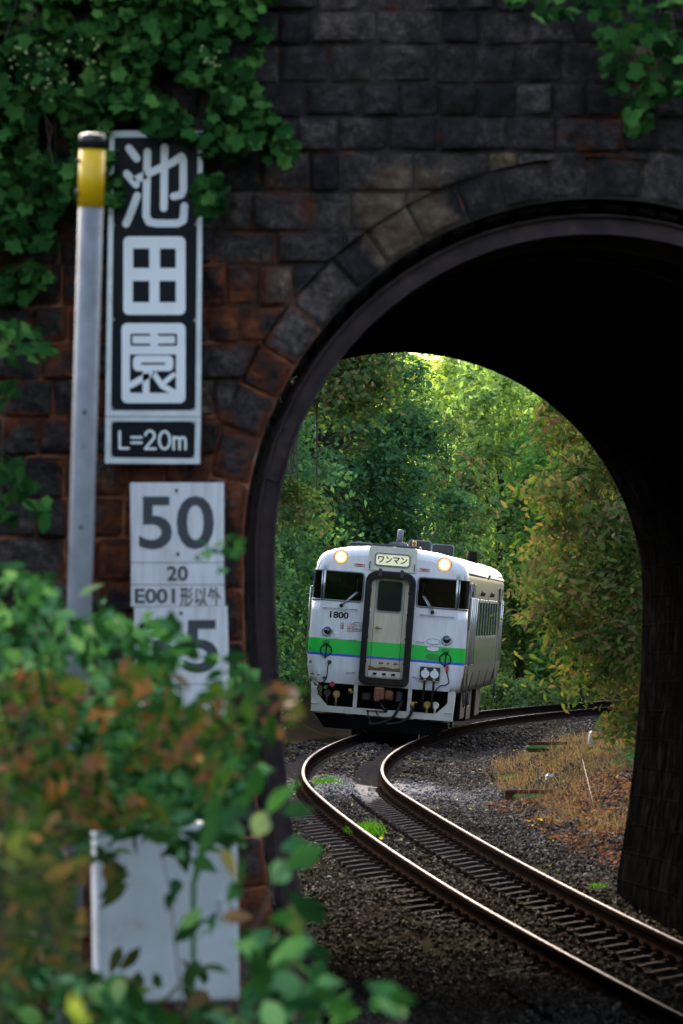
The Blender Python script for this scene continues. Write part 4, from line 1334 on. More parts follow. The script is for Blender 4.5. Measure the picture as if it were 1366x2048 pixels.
mb = MB(); mb.disc((.30, 1.6, 3.6), .04, (0, 0, 1), 10, .08); mb.tube([(.30, 1.6, 3.68), (.30, 1.6, 3.74)], [.05, .03], 10); mb.build('whistle', M['brass'], train)
mb = MB(); mb.tube([(.95, 14, 3.45), (.95, 14, 3.72)], .11, 14); mb.build('exhaust_pipe', M['under'], train)

train.location = (.69, 123.0, -.03)
train.rotation_mode = 'XYZ'
train.rotation_euler = (Matrix.Rotation(R(-3.15), 3, 'Z') @ Matrix.Rotation(R(4.35), 3, 'Y')).to_euler()
# ------------------------------------------------------------------ signs on the masonry
class Board:
    """A flat board fixed to the wall; coordinates are metres on its face relative to its foot."""
    def __init__(s, name, px, py, d, label, cat, group=None):
        s.o = at(px, py, d); s.d = d
        s.root = empty(name, s.o); tag(s.root, label, cat, group)
    def p(s, px, py):
        q = at(px, py, s.d) - s.o; return (q.x, q.z)
def stroke(mb, pts, w, y, step=0.0004):
    """Round-ended brush stroke in (x,z)."""
    k = 0
    for i, (x, z) in enumerate(pts):
        mb.prism([(x + w / 2 * math.cos(a), z + w / 2 * math.sin(a)) for a in np.linspace(0, 2 * math.pi, 17)[:-1]], y - k * step, y + .002); k += 1
        if i + 1 < len(pts):
            x2, z2 = pts[i + 1]; l = math.hypot(x2 - x, z2 - z)
            if l < 1e-6: continue
            nx_, nz_ = -(z2 - z) / l * w / 2, (x2 - x) / l * w / 2
            mb.prism([(x + nx_, z + nz_), (x2 + nx_, z2 + nz_), (x2 - nx_, z2 - nz_), (x - nx_, z - nz_)], y - k * step, y + .002); k += 1
def c6(x, y): return (100 + x / 2.627, 220 + y / 2.627)
DW = 43.80
b = Board('tunnel_name_board', 307, 832, DW, 'tall black board with three white characters in a white frame on the tunnel wall', 'sign')
P6 = lambda x, y: b.p(*c6(x, y))
px_m = DW / FPX / 2.627
def quadloop(b, pts): return [b.p(*q) for q in pts]
outer = quadloop(b, [(211, 833), (402, 833), (406, 262), (219, 262)])
inner = quadloop(b, [(222, 821), (391, 821), (396, 275), (229, 275)])
mb = MB(); mb.frame(outer, inner, -.022, .02); mb.build('frame', M['sign_frame'], b.root)
mb = MB(); mb.prism(outer, .0, .018); mb.build('panel', M['sign_black'], b.root)
Y0 = -.003
mb = MB(); W = 40 * px_m
for s_ in ([(415, 200), (455, 255)], [(403, 335), (452, 392)], [(458, 450), (432, 520), (400, 598)],
           [(440, 372), (520, 332), (640, 278), (690, 244), (700, 262), (700, 420), (688, 446), (650, 454)],
           [(602, 196), (600, 350), (598, 515)], [(512, 220), (508, 400), (505, 555), (520, 588), (560, 596), (670, 596), (700, 580), (706, 505)]):
    stroke(mb, [P6(*q) for q in s_], W, Y0)
mb.build('character', M['sign_white'], b.root)
def loop6(x0, y0, x1, y1, r):
    (ax, az), (bx_, bz_) = P6(x0, y1), P6(x1, y0)
    return rrect((ax + bx_) / 2, (az + bz_) / 2, bx_ - ax, bz_ - az, r * px_m, 5)
mb = MB(); mb.prism(loop6(385, 664, 712, 1076, 30), Y0, .0); ch = mb.build('character', M['sign_white'], b.root)
for q in ((437, 728, 522, 830), (578, 728, 661, 830), (435, 898, 522, 1010), (575, 898, 661, 1010)): mb = MB(); mb.prism(loop6(*q, 3), Y0 - .001, Y0 + .001); mb.build('counter', M['sign_black'], ch)
mb = MB(); mb.prism(loop6(376, 1120, 712, 1540, 30), Y0, .0); ch = mb.build('character', M['sign_white'], b.root)
for s_ in ([(522, 1181), (428, 1181), (428, 1233), (522, 1233)], [(572, 1181), (662, 1181), (662, 1233), (572, 1233)]):
    mb = MB(); stroke(mb, [P6(*q) for q in s_], 11 * px_m, Y0 - .001, .0002); mb.build('counter', M['sign_black'], ch)
mb = MB(); mb.prism(loop6(420, 1284, 662, 1486, 3), Y0 - .001, Y0 + .001); cn_ = mb.build('counter', M['sign_black'], ch)
mb = MB()
mb.prism(loop6(436, 1290, 648, 1372, 26), Y0 - .0025, Y0)
for s_, w in (([(540, 1380), (425, 1445)], 34), ([(505, 1385), (505, 1478)], 36), ([(545, 1385), (590, 1450), (650, 1482)], 30), ([(648, 1392), (600, 1432)], 26)):
    stroke(mb, [P6(*q) for q in s_], w * px_m, Y0 - .0026)
mb.build('inner_stroke', M['sign_white'], cn_)
mb = MB(); mb.prism(loop6(478, 1328, 606, 1338, 3), Y0 - .0042, Y0 - .003); mb.build('slit', M['sign_black'], cn_)
for q in ((332, 605), (770, 600), (330, 1100), (765, 1105), (325, 1568), (757, 1575)):
    mb = MB(); x, z = P6(*q); mb.disc((x, -.002, z), .014, depth=.012, n=10); mb.build('screw', M['screw'], b.root)

b = Board('tunnel_length_board', 306, 928, DW, 'small black board reading L=20m in a white frame below the tall name board', 'sign')
P6 = lambda x, y: b.p(*c6(x, y))
outer = quadloop(b, [(210, 927), (400, 928), (402, 834.5), (211, 834.5)])
inner = quadloop(b, [(222, 915), (389, 917), (391, 843), (223, 843)])
mb = MB(); mb.frame(outer, inner, -.02, .02); mb.build('frame', M['sign_frame'], b.root)
mb = MB(); mb.prism(outer, .0, .018); mb.build('panel', M['sign_black'], b.root)
mb = MB(); W = 13 * px_m
arc_ = lambda cx, cy, rx, ry, a0, a1, n=12: [(cx + rx * math.cos(R(a0 + (a1 - a0) * k / n)), cy - ry * math.sin(R(a0 + (a1 - a0) * k / n))) for k in range(n + 1)]
for s_ in ([(366, 1690), (366, 1778), (412, 1778)], [(428, 1720), (480, 1720)], [(428, 1748), (480, 1748)],
           arc_(525, 1712, 24, 26, 170, -25) + [(500, 1780), (555, 1780)],
           arc_(602, 1735, 28, 46, 90, 450, 22), [(650, 1718), (650, 1782)], [(650, 1738)] + arc_(666, 1738, 15, 18, 170, 0, 6) + [(681, 1782)], [(681, 1738)] + arc_(697, 1738, 15, 18, 170, 0, 6) + [(712, 1782)]):
    stroke(mb, [P6(*q) for q in s_], W, -.003)
mb.build('lettering', M['sign_white'], b.root)
for q in ((330, 1638), (755, 1640), (325, 1818), (755, 1826)):
    mb = MB(); x, z = P6(*q); mb.disc((x, -.002, z), .013, depth=.012, n=10); mb.build('screw', M['screw'], b.root)

def plate_sign(name, foot, label, plates):
    b = Board(name, *foot, DW, label, 'sign', 'speed restriction signs')
    for i, (q, txts, holes) in enumerate(plates):
        mb = MB(); mb.prism(quadloop(b, q), -.004 - i * .0, .008); pl = mb.build('plate', M['plate'], b.root)
        for body, cx, cy, wpx, hpx, bold in txts:
            x, z = b.p(cx, cy)
            hm = hpx * DW / FPX
            text_mesh('lettering', body, hm / .70, M['plate_ink'], pl, (x, -.006, z), bold=bold, width=wpx * DW / FPX)
        for hx_, hy_ in holes:
            x, z = b.p(hx_, hy_); mb = MB(); mb.disc((x, -.004, z), .011, depth=.008, n=10); mb.build('screw', M['hole'], pl)
    mb = MB()
    x0, z0 = b.p(plates[-1][0][0][0] + 60, plates[-1][0][0][1] - 4); x1, z1 = b.p(plates[0][0][2][0] - 60, plates[0][0][2][1] + 6)
    mb.box(((x0 + x1) / 2, .05, (z0 + z1) / 2), (.08, .08, abs(z1 - z0))); mb.build('bracket', M['undergrey'], b.root)
plate_sign('speed_limit_sign', (355, 1212), 'white speed plate reading 50 above two narrow plates on the wall',
           [([(262, 1124.5), (448, 1124.5), (448, 965), (260, 965)], [('50', 353, 1045, 150, 102, .008)], [(353, 981), (356, 1108)]),
            ([(262, 1169), (449, 1169), (448, 1126), (262, 1126)], [('20', 355, 1147, 42, 28, .003)], []),
            ([(262, 1213), (450, 1211), (449, 1170.5), (262, 1170.5)], [('E001', 310, 1192, 80, 28, .003), ('形以外', 401, 1193, 82, 28, .002)], [])])
plate_sign('speed_limit_sign', (362, 1450), 'white speed plate ending in 5 half hidden by leaves, below the 50 plate',
           [([(270, 1370), (459, 1366), (455, 1211.5), (268, 1214.5)], [('35', 362, 1292, 150, 102, .008)], [(362, 1226)]),
            ([(270, 1452), (461, 1450), (459, 1367.5), (270, 1371.5)], [], [])])

# ------------------------------------------------------------------ post beside the tunnel
DP = 34.0
top, low = at(185.5, 268, DP), at(160, 1170, DP)
dirv = (low - top) / (top.z - low.z)
base = top + dirv * (top.z - 0.02)
post = empty('marker_post', base); tag(post, 'tall grey steel post with yellow band and black cap beside the name board', 'post')
rel = lambda s_: (base + (top - base) * s_) - base
Lp = (top - base).length
mb = MB(); mb.tube([rel(-.05), rel(.5), rel(1 - .14 / Lp)], .0625, 24); mb.build('pole', M['grey_pole'], post)
zt_ = lambda py: (at(185, py, DP).z - base.z) / (top.z - base.z)
mb = MB(); mb.tube([rel(zt_(415)), rel(zt_(298))], .066, 24); yb_ = mb.build('yellow_band', M['yellow'], post)
mb = MB(); mb.tube([rel(zt_(299)), rel(zt_(274)), rel(zt_(269)), rel(zt_(267))], [.069, .069, .062, .04], 24); mb.build('cap', M['black_cap'], post)
for py in (322, 385):
    mb = MB(); q = rel(zt_(py)); mb.disc(q + Vector((-.062, -.02, 0)), .012, (-1, -.4, 0), 8, .016); mb.build('rivet', M['hole'], yb_)
for px_, py in ((165, 825), (158, 1055), (160, 895)):
    mb = MB(); q = rel(zt_(py)); mb.disc(q + Vector((.0, -.0605, 0)), .011 if py != 895 else .005, (0, -1, 0), 8, .004); mb.build('bolt_hole', M['hole'], post)

# ------------------------------------------------------------------ white cabinet among the shrubs
DC = 30.0
cb = at(340, 2005, DC)
cab = empty('equipment_cabinet', (cb.x, DC, 0.0)); tag(cab, 'white sheet metal cabinet standing among the shrubs beside the track', 'cabinet')
mb = MB(); w_, h_ = .638, .80
mb.box((0, .16, cb.z + h_ / 2), (w_, .32, h_), bev=.012); mb.build('case', M['white_box'], cab)
mb = MB(); mb.frame(rrect(0, cb.z + h_ / 2, w_ - .05, h_ - .05, .01, 2), rrect(0, cb.z + h_ / 2, w_ - .062, h_ - .062, .01, 2), -.004, .0); mb.box((w_ / 2 - .07, -.012, cb.z + .42), (.03, .024, .09), bev=.006); mb.build('door', M['white_box'], cab)
for s in (-1, 1):
    mb = MB(); mb.box((s * .26, .16, cb.z / 2 - .1), (.05, .05, cb.z + .2)); mb.build('leg', M['grey_pole'], cab)
cab.rotation_euler = (0, R(-.8), R(6))
# ------------------------------------------------------------------ vegetation
LEAF = (np.array([(0, 0, 0), (-.23, .24, .06), (-.25, .52, .04), (0, 1, -.14), (.25, .52, .04), (.23, .24, .06), (0, .45, -.03)], float) - np.array([0, .4, 0]),
        np.array([[0, 6, 1], [1, 6, 2], [2, 6, 3], [0, 5, 6], [5, 4, 6], [4, 3, 6]]))
LONG = (np.array([(0, 0, 0), (-.19, .30, .04), (-.17, .62, .01), (0, 1, -.14), (.17, .62, .01), (.19, .30, .04), (0, .45, -.02)], float) - np.array([0, .4, 0]), LEAF[1])
SMALL = (np.array([(0, -.5, 0), (-.27, -.02, .07), (0, .5, -.06), (.27, -.02, .07)], float), np.array([[0, 3, 1], [1, 3, 2]]))
_o = [(0, -.30), (.30, -.46), (.52, -.22), (.46, .02), (.58, .22), (.24, .30), (0, .62), (-.24, .30), (-.58, .22), (-.46, .02), (-.52, -.22), (-.30, -.46)]
LOBED = (np.array([(0, 0, -.04)] + [(x, y, .05 * math.cos(3 * math.atan2(y, x)) - .06 * (y > .5)) for x, y in _o]), np.array([[0, 1 + k, 1 + (k + 1) % 12] for k in range(12)]))

G = lambda *a: a
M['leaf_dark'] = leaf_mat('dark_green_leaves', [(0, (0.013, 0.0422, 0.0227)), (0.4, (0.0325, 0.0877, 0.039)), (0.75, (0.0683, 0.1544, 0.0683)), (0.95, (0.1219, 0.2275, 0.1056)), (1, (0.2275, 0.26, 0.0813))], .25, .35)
M['leaf_pale'] = leaf_mat('pale_glow_tinted_leaves', [(0, (0.168, 0.312, 0.072)), (0.5, (0.36, 0.504, 0.156)), (1, (0.66, 0.696, 0.336))], .55, .4)  # backlit sun glow painted into the leaf colour
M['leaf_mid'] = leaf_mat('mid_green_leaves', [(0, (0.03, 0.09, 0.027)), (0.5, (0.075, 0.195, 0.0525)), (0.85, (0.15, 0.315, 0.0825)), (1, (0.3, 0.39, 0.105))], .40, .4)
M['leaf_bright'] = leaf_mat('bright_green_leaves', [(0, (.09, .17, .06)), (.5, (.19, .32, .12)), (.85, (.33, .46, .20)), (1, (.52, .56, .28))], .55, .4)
M['leaf_olive'] = leaf_mat('olive_autumn_leaves', [(0, (0.0184, 0.0483, 0.0138)), (0.3, (0.0506, 0.0978, 0.0253)), (0.5, (0.092, 0.1288, 0.0345)), (0.68, (0.138, 0.1207, 0.0552)), (0.85, (0.161, 0.1012, 0.0598)), (0.95, (0.253, 0.184, 0.115)), (1, (0.437, 0.345, 0.23))], .30, .32, clump=.35)
M['leaf_brown'] = leaf_mat('browning_leaves', [(0, (.006, .02, .006)), (.35, (.02, .05, .016)), (.6, (.05, .075, .025)), (.82, (.11, .07, .035)), (1, (.18, .13, .08))], .25, .45, clump=.3)
M['leaf_mixed'] = leaf_mat('mixed_autumn_leaves', [(0, (0.0187, 0.0468, 0.0187)), (0.4, (0.0468, 0.0936, 0.0343)), (0.65, (0.0858, 0.1326, 0.0468)), (0.8, (0.1716, 0.1326, 0.0624)), (0.93, (0.234, 0.1716, 0.0936)), (1, (0.4056, 0.312, 0.1872))], .3, .45, clump=.4)
M['leaf_vine'] = leaf_mat('climbing_vine_leaves', [(0, (.006, .022, .007)), (.35, (.017, .062, .016)), (.65, (.042, .125, .028)), (.85, (.085, .20, .042)), (.95, (.14, .26, .06)), (1, (.32, .30, .09))], .25, .45, clump=.38, cs=2.0)
M['leaf_front'] = leaf_mat('near_shrub_leaves', [(0, (.003, .012, .004)), (.38, (.012, .048, .016)), (.62, (.035, .12, .05)), (.85, (.11, .24, .13)), (1, (.30, .36, .14))], .3, .35, clump=.35, cs=3)
M['leaf_rusty'] = leaf_mat('russet_shrub_leaves', [(0, (.003, .012, .004)), (.32, (.014, .048, .014)), (.52, (.045, .085, .02)), (.66, (.085, .040, .020)), (.86, (.16, .085, .055)), (1, (.40, .30, .25))], .25, .4, clump=.3, cs=3)
M['leaf_yellow'] = leaf_mat('yellowing_leaves', [(0, (.25, .30, .03)), (.6, (.45, .42, .05)), (1, (.55, .45, .12))], .3, .4)
M['leaf_lime'] = leaf_mat('lime_leaves', [(0, (.12, .20, .03)), (.6, (.26, .33, .06)), (1, (.42, .42, .12))], .3, .4)
M['blossom'] = leaf_mat('pale_blossom', [(0, (.16, .22, .07)), (.6, (.34, .38, .16)), (1, (.50, .50, .28))], .3, .5)
M['grass'] = leaf_mat('green_grass', [(0, (.02, .08, .01)), (.6, (.05, .17, .015)), (1, (.10, .24, .03))], .3, .5)
M['moss'] = simple('moss', (.06, .14, .015), (.03, .07, .01), 20, .9, 0, .6)
M['dry_grass'] = leaf_mat('dry_grass', [(0, (.07, .042, .032)), (.5, (.14, .092, .068)), (.85, (.22, .16, .12)), (1, (.10, .11, .05))], .3, .6, clump=.6, cs=1.2)
M['litter'] = leaf_mat('fallen_leaves', [(0, (.07, .030, .018)), (.5, (.15, .060, .030)), (.8, (.22, .10, .05)), (1, (.30, .22, .10))], .1, .6, clump=.2)

def in_poly(poly, n, seed):
    r = np.random.default_rng(seed)
    P = np.array(poly, float); lo, hi = P.min(0), P.max(0)
    out = []
    while sum(len(a) for a in out) < n:
        q = r.uniform(lo, hi, (n * 2, 2)); ins = np.zeros(len(q), bool)
        j = len(P) - 1
        for i in range(len(P)):
            (xi, yi), (xj, yj) = P[i], P[j]
            c = ((yi > q[:, 1]) != (yj > q[:, 1])) & (q[:, 0] < (xj - xi) * (q[:, 1] - yi) / (yj - yi + 1e-9) + xi)
            ins ^= c; j = i
        out.append(q[ins])
    return np.concatenate(out)[:n]
def at_arr(px, py, d):
    xc_, yc_ = (px - 683) / FPX, (1024 - py) / FPX
    cy = math.cos(PITCH) - yc_ * math.sin(PITCH); cz = math.sin(PITCH) + yc_ * math.cos(PITCH)
    s = d / cy
    return np.stack([xc_ * s, d, CAM_Z + cz * s], 1)

def leaf_nrm(n, bias, spread, r):
    return np.array(bias)[None] + r.normal(size=(n, 3)) * spread

def plant(name, label, cat, base, groups, stems=10, stem_r=.012, group=None, seed=1, stem_mat='twig'):
    """groups: list of (positions, template, (size lo, hi), material, normal bias, spread). Root at base."""
    r = np.random.default_rng(seed)
    base = np.array(base, float)
    root = empty(name, tuple(base)); tag(root, label, cat, group)
    allp = []
    for i, (pos, tpl, (s0, s1), mk, bias, spread) in enumerate(groups):
        n = len(pos); sz = r.uniform(s0, s1, n)
        scatter('leaves' if mk != 'blossom' else 'blossoms', *tpl, pos - base, rot_from(leaf_nrm(n, bias, spread, r), r.uniform(0, 6.28, n)), sz[:, None] * np.array([1, 1, 1.0]), M[mk], root)
        allp.append(pos)
    allp = np.concatenate(allp) - base
    if stems:
        mb = MB()
        for k in range(stems):
            cand = allp[r.integers(len(allp), size=9)]
            e = cand[np.argmin(np.abs(cand[:, 0] - .12 * k / stems))]
            st = np.array([r.normal() * .12, r.normal() * .12, 0])
            m1 = st + (e - st) * .45 + np.array([r.normal() * .08, r.normal() * .08, .10 * np.linalg.norm(e)])
            m2 = st + (e - st) * .75 + np.array([r.normal() * .06, r.normal() * .06, .06 * np.linalg.norm(e)])
            mb.tube([st, m1, m2, e], [stem_r, stem_r * .75, stem_r * .5, stem_r * .25], 5)
        mb.build('stems', M[stem_mat], root)
    return root

# climbing plants on the portal
P1 = [(-60, -60), (548, -60), (536, 60), (500, 160), (535, 220), (592, 285), (585, 325), (545, 330), (500, 290), (465, 320), (488, 385), (440, 425), (400, 430), (388, 380), (402, 330), (395, 285), (300, 268), (232, 280), (226, 330), (250, 400), (215, 420), (150, 400), (95, 430), (112, 500), (95, 570), (40, 612), (-60, 610)]
q = in_poly(P1, 4600, 5)
hole = vnoise(q[:, 0] / 100, q[:, 1] / 100, 1.3, 2.2)
q = q[hole > -.22]
d = 43.86 - np.abs(np.random.default_rng(3).normal(0, .16, len(q)))
pv = at_arr(q[:, 0], q[:, 1], d)
bl = in_poly([(10, 90), (200, 70), (215, 190), (120, 205), (0, 200)], 60, 8)
bl = np.concatenate([bl, in_poly([(395, 90), (445, 100), (440, 135), (400, 130)], 14, 9)])
pb = at_arr(bl[:, 0], bl[:, 1], np.full(len(bl), 43.3))
plant('climbing_vine', 'leafy green vine with pale blossoms covering the upper left of the tunnel wall', 'vine', (at(60, -140, 43.85)[0], 43.85, 6.6),
      [(pv, LOBED, (.045, .125), 'leaf_vine', (0, -1, .55), .75), (pb, SMALL, (.02, .042), 'blossom', (0, -1, .3), .6)], 16, .008, seed=2)
P2 = [(1195, 60), (1290, 40), (1420, 40), (1440, 210), (1325, 195), (1312, 250), (1300, 280), (1262, 278), (1236, 205), (1205, 150)]
q = in_poly(P2, 170, 6); pv = at_arr(q[:, 0], q[:, 1], np.random.default_rng(4).uniform(43.3, 43.8, len(q)))
q2 = in_poly([(1010, -40), (1440, -40), (1440, 20), (1250, 35), (1100, 40), (1030, 30)], 90, 7); pv2 = at_arr(q2[:, 0], q2[:, 1], np.random.default_rng(5).uniform(43.3, 43.8, len(q2)))
plant('climbing_vine', 'sparse vine trailing down from the top of the tunnel wall above the arch', 'vine', (at(1330, -120, 43.9)[0], 43.9, 6.95),
      [(pv, LOBED, (.045, .125), 'leaf_vine', (0, -1, .55), .6), (pv2, LOBED, (.05, .12), 'leaf_vine', (0, -1, .6), .6)], 14, .008, seed=3)
q = np.concatenate([in_poly([(-60, 640), (60, 650), (115, 690), (100, 725), (-60, 740)], 60, 11), in_poly([(-60, 760), (30, 770), (45, 800), (-60, 860)], 26, 12), in_poly([(-60, 890), (40, 920), (100, 1000), (90, 1050), (-60, 1040)], 60, 13)])
pv = at_arr(q[:, 0], q[:, 1], np.random.default_rng(6).uniform(41.5, 43.4, len(q)))
plant('climbing_vine', 'small leafy creeper at the left edge of the stained wall behind the post', 'vine', (at(-30, 1100, 43.0)[0], 43.0, 0),
      [(pv, LEAF, (.09, .16), 'leaf_vine', (0, -1, .7), .5)], 8, .01, seed=4)

# near shrubs, out of focus
def pp(poly, n, d0, d1, seed, hole_=None):
    q = in_poly(poly, n, seed)
    if hole_ is not None:
        h = vnoise(q[:, 0] / 100, q[:, 1] / 100, 1.6, seed * .7); q = q[h > hole_]
    return at_arr(q[:, 0], q[:, 1], np.random.default_rng(seed + 50).uniform(d0, d1, len(q)))
gz = lambda x, y: float(ground_z(np.array([x]), np.array([y]))[0])
def near_base(px, d):
    x = at(px, 1245, d).x; return (x, d, gz(x, d))
up = (.0, -.55, .75)
plant('green_shrub', 'green leafy shrub in front of the post and lower speed plate', 'shrub', near_base(10, 28.5),
      [(pp([(-80, 1120), (90, 1135), (170, 1175), (240, 1235), (300, 1280), (360, 1330), (420, 1400), (380, 1460), (200, 1470), (-80, 1430)], 1100, 26.5, 30, 21, -.2), LEAF, (.065, .125), 'leaf_front', up, .8),
       (pp([(255, 1215), (330, 1235), (440, 1290), (460, 1350), (440, 1400), (300, 1350)], 20, 26.5, 30, 22), LEAF, (.09, .14), 'leaf_front', up, .5),
       (pp([(-80, 1380), (200, 1400), (460, 1430), (490, 1560), (440, 1640), (180, 1650), (-80, 1650)], 1000, 27.2, 29.5, 25), LEAF, (.07, .13), 'leaf_front', up, .8),
       (pp([(262, 1225), (340, 1225), (375, 1270), (360, 1330), (280, 1330)], 24, 27, 30, 26), LEAF, (.07, .12), 'leaf_front', up, .7),
       (pp([(395, 1080), (470, 1060), (500, 1085), (450, 1150), (400, 1180), (380, 1165)], 16, 29, 31, 23), SMALL, (.06, .10), 'leaf_front', up, .6),
       (pp([(440, 1300), (500, 1310), (510, 1370), (450, 1390)], 14, 28, 29.5, 24), LEAF, (.08, .12), 'leaf_front', up, .6)], 10, .010, seed=5)
plant('russet_shrub', 'russet and green shrub with brown autumn leaves below the speed plates', 'shrub', near_base(20, 25),
      [(pp([(-80, 1350), (110, 1345), (240, 1320), (320, 1345), (420, 1365), (475, 1410), (495, 1500), (460, 1580), (330, 1640), (100, 1660), (-80, 1660)], 1500, 23.5, 26.5, 31, -.15), LONG, (.06, .115), 'leaf_rusty', up, .9),
       (pp([(430, 1390), (540, 1350), (615, 1390), (600, 1450), (545, 1470), (470, 1450)], 34, 22, 23.5, 32), LONG, (.09, .14), 'leaf_rusty', up, .5),
       (pp([(200, 1420), (500, 1440), (530, 1560), (470, 1630), (220, 1630)], 520, 25.5, 27.5, 33, -.2), LEAF, (.06, .11), 'leaf_front', up, .8)], 12, .010, seed=6)
plant('dark_shrub', 'dark green and brown undergrowth at the left around the white cabinet', 'shrub', near_base(0, 24.5),
      [(pp([(-80, 1600), (110, 1620), (180, 1680), (165, 1800), (160, 1960), (140, 2090), (-80, 2100)], 1100, 22, 27.5, 41, -.12), LONG, (.075, .13), 'leaf_brown', up, .9),
       (pp([(-80, 1560), (180, 1560), (180, 1720), (90, 1900), (-80, 1900)], 500, 25, 28.5, 42), LEAF, (.07, .12), 'leaf_dark', up, .5),
       (pp([(-80, 1940), (150, 1930), (350, 2035), (500, 2030), (660, 2050), (660, 2120), (-80, 2120)], 340, 22, 26, 43), LEAF, (.08, .13), 'leaf_front', up, .8)], 12, .012, seed=7)
plant('leafy_stems', 'thin leafy stems crossing in front of the white cabinet', 'plant', near_base(330, 26),
      [(pp([(205, 1630), (480, 1625), (475, 1690), (400, 1730), (300, 1710), (205, 1700)], 60, 25, 28.5, 51), LEAF, (.10, .17), 'leaf_front', up, .5),
       (pp([(195, 1700), (240, 1740), (270, 1800), (230, 1790), (200, 1770)], 9, 25, 28, 52), LONG, (.12, .18), 'leaf_brown', up, .5),
       (pp([(300, 1760), (420, 1760), (440, 1880), (330, 1860)], 7, 24, 27, 53), LONG, (.10, .16), 'leaf_front', up, .5),
       (pp([(220, 1900), (440, 1930), (460, 2030), (240, 2030)], 26, 23, 27, 54), LONG, (.12, .18), 'leaf_brown', up, .6)], 2, .005, seed=8)
def singles(pts, seed, jit=.0): 
    a = np.array(pts, float); return at_arr(a[:, 0], a[:, 1], a[:, 2])
plant('broadleaf_sapling', 'green broad leaved sapling beside the foot of the rusty arch rib', 'sapling', near_base(560, 22.5),
      [(singles([(560, 1598, 22), (592, 1622, 21.6), (520, 1650, 22.2), (612, 1712, 21.5), (585, 1690, 22), (560, 1745, 22.4), (600, 1800, 21.4), (622, 1822, 21.2), (566, 1835, 22), (545, 1900, 22), (590, 1895, 21), (640, 1905, 21), (655, 1965, 20.6), (575, 1965, 21.5), (520, 1950, 21.5), (610, 2010, 21), (685, 2015, 20.5), (545, 2030, 21), (500, 1880, 22), (480, 1740, 23), (470, 1780, 23), (510, 1560, 22.5)], 1), LEAF, (.10, .17), 'leaf_front', (.25, -.6, .6), .5),
       (pp([(490, 1860), (620, 1880), (700, 2060), (480, 2080)], 60, 21.5, 24, 61), LEAF, (.10, .16), 'leaf_front', up, .5),
       (singles([(455, 1725, 22.5), (590, 1845, 22.3), (470, 1835, 23)], 2), LEAF, (.12, .16), 'leaf_olive', (0, -.8, .5), .3)], 14, .007, seed=9)
plant('seedling', 'single young green plant on the gravel at the bottom of the picture', 'plant', near_base(785, 20),
      [(singles([(775, 1985, 20), (800, 1998, 19.8), (788, 2012, 20.1), (760, 2000, 20.2)], 1), LEAF, (.10, .14), 'leaf_front', (.1, -.8, .4), .3)], 4, .006, seed=10)
plant('yellow_weed', 'blurred yellow green leaves low at the left edge', 'plant', near_base(20, 15),
      [(pp([(-30, 1660), (55, 1650), (60, 1700), (20, 1740), (-30, 1740)], 9, 14, 15, 62), LONG, (.03, .05), 'leaf_lime', up, .4), (singles([(150, 2015, 13.5), (165, 2040, 13.4)], 1), LEAF, (.04, .055), 'leaf_lime', (0, -.9, .3), .2)], 6, .005, seed=11)
mb = MB()
a, b_ = at(392, 1610, 25), at(482, 1508, 25)
mb.add([a + Vector((-.02, 0, -.3)), a + Vector((.0, 0, -.3)), a.lerp(b_, .6) + Vector((-.03, 0, .02)), a.lerp(b_, .6) + Vector((.02, -.01, -.03)), b_], [[0, 1, 3, 2], [2, 3, 4]])
mb.add([a + Vector((-.02, .0, -.3)), a + Vector((.0, .0, -.3)), Vector((a.x - .01, 25.1, gz(a.x, 25.1))), Vector((a.x - .02, 25.1, gz(a.x, 25.1)))], [[0, 1, 2, 3]])
tag(mb.build('tall_grass', M['leaf_front']), 'broad pale green grass blade leaning right across the shrubs', 'grass')

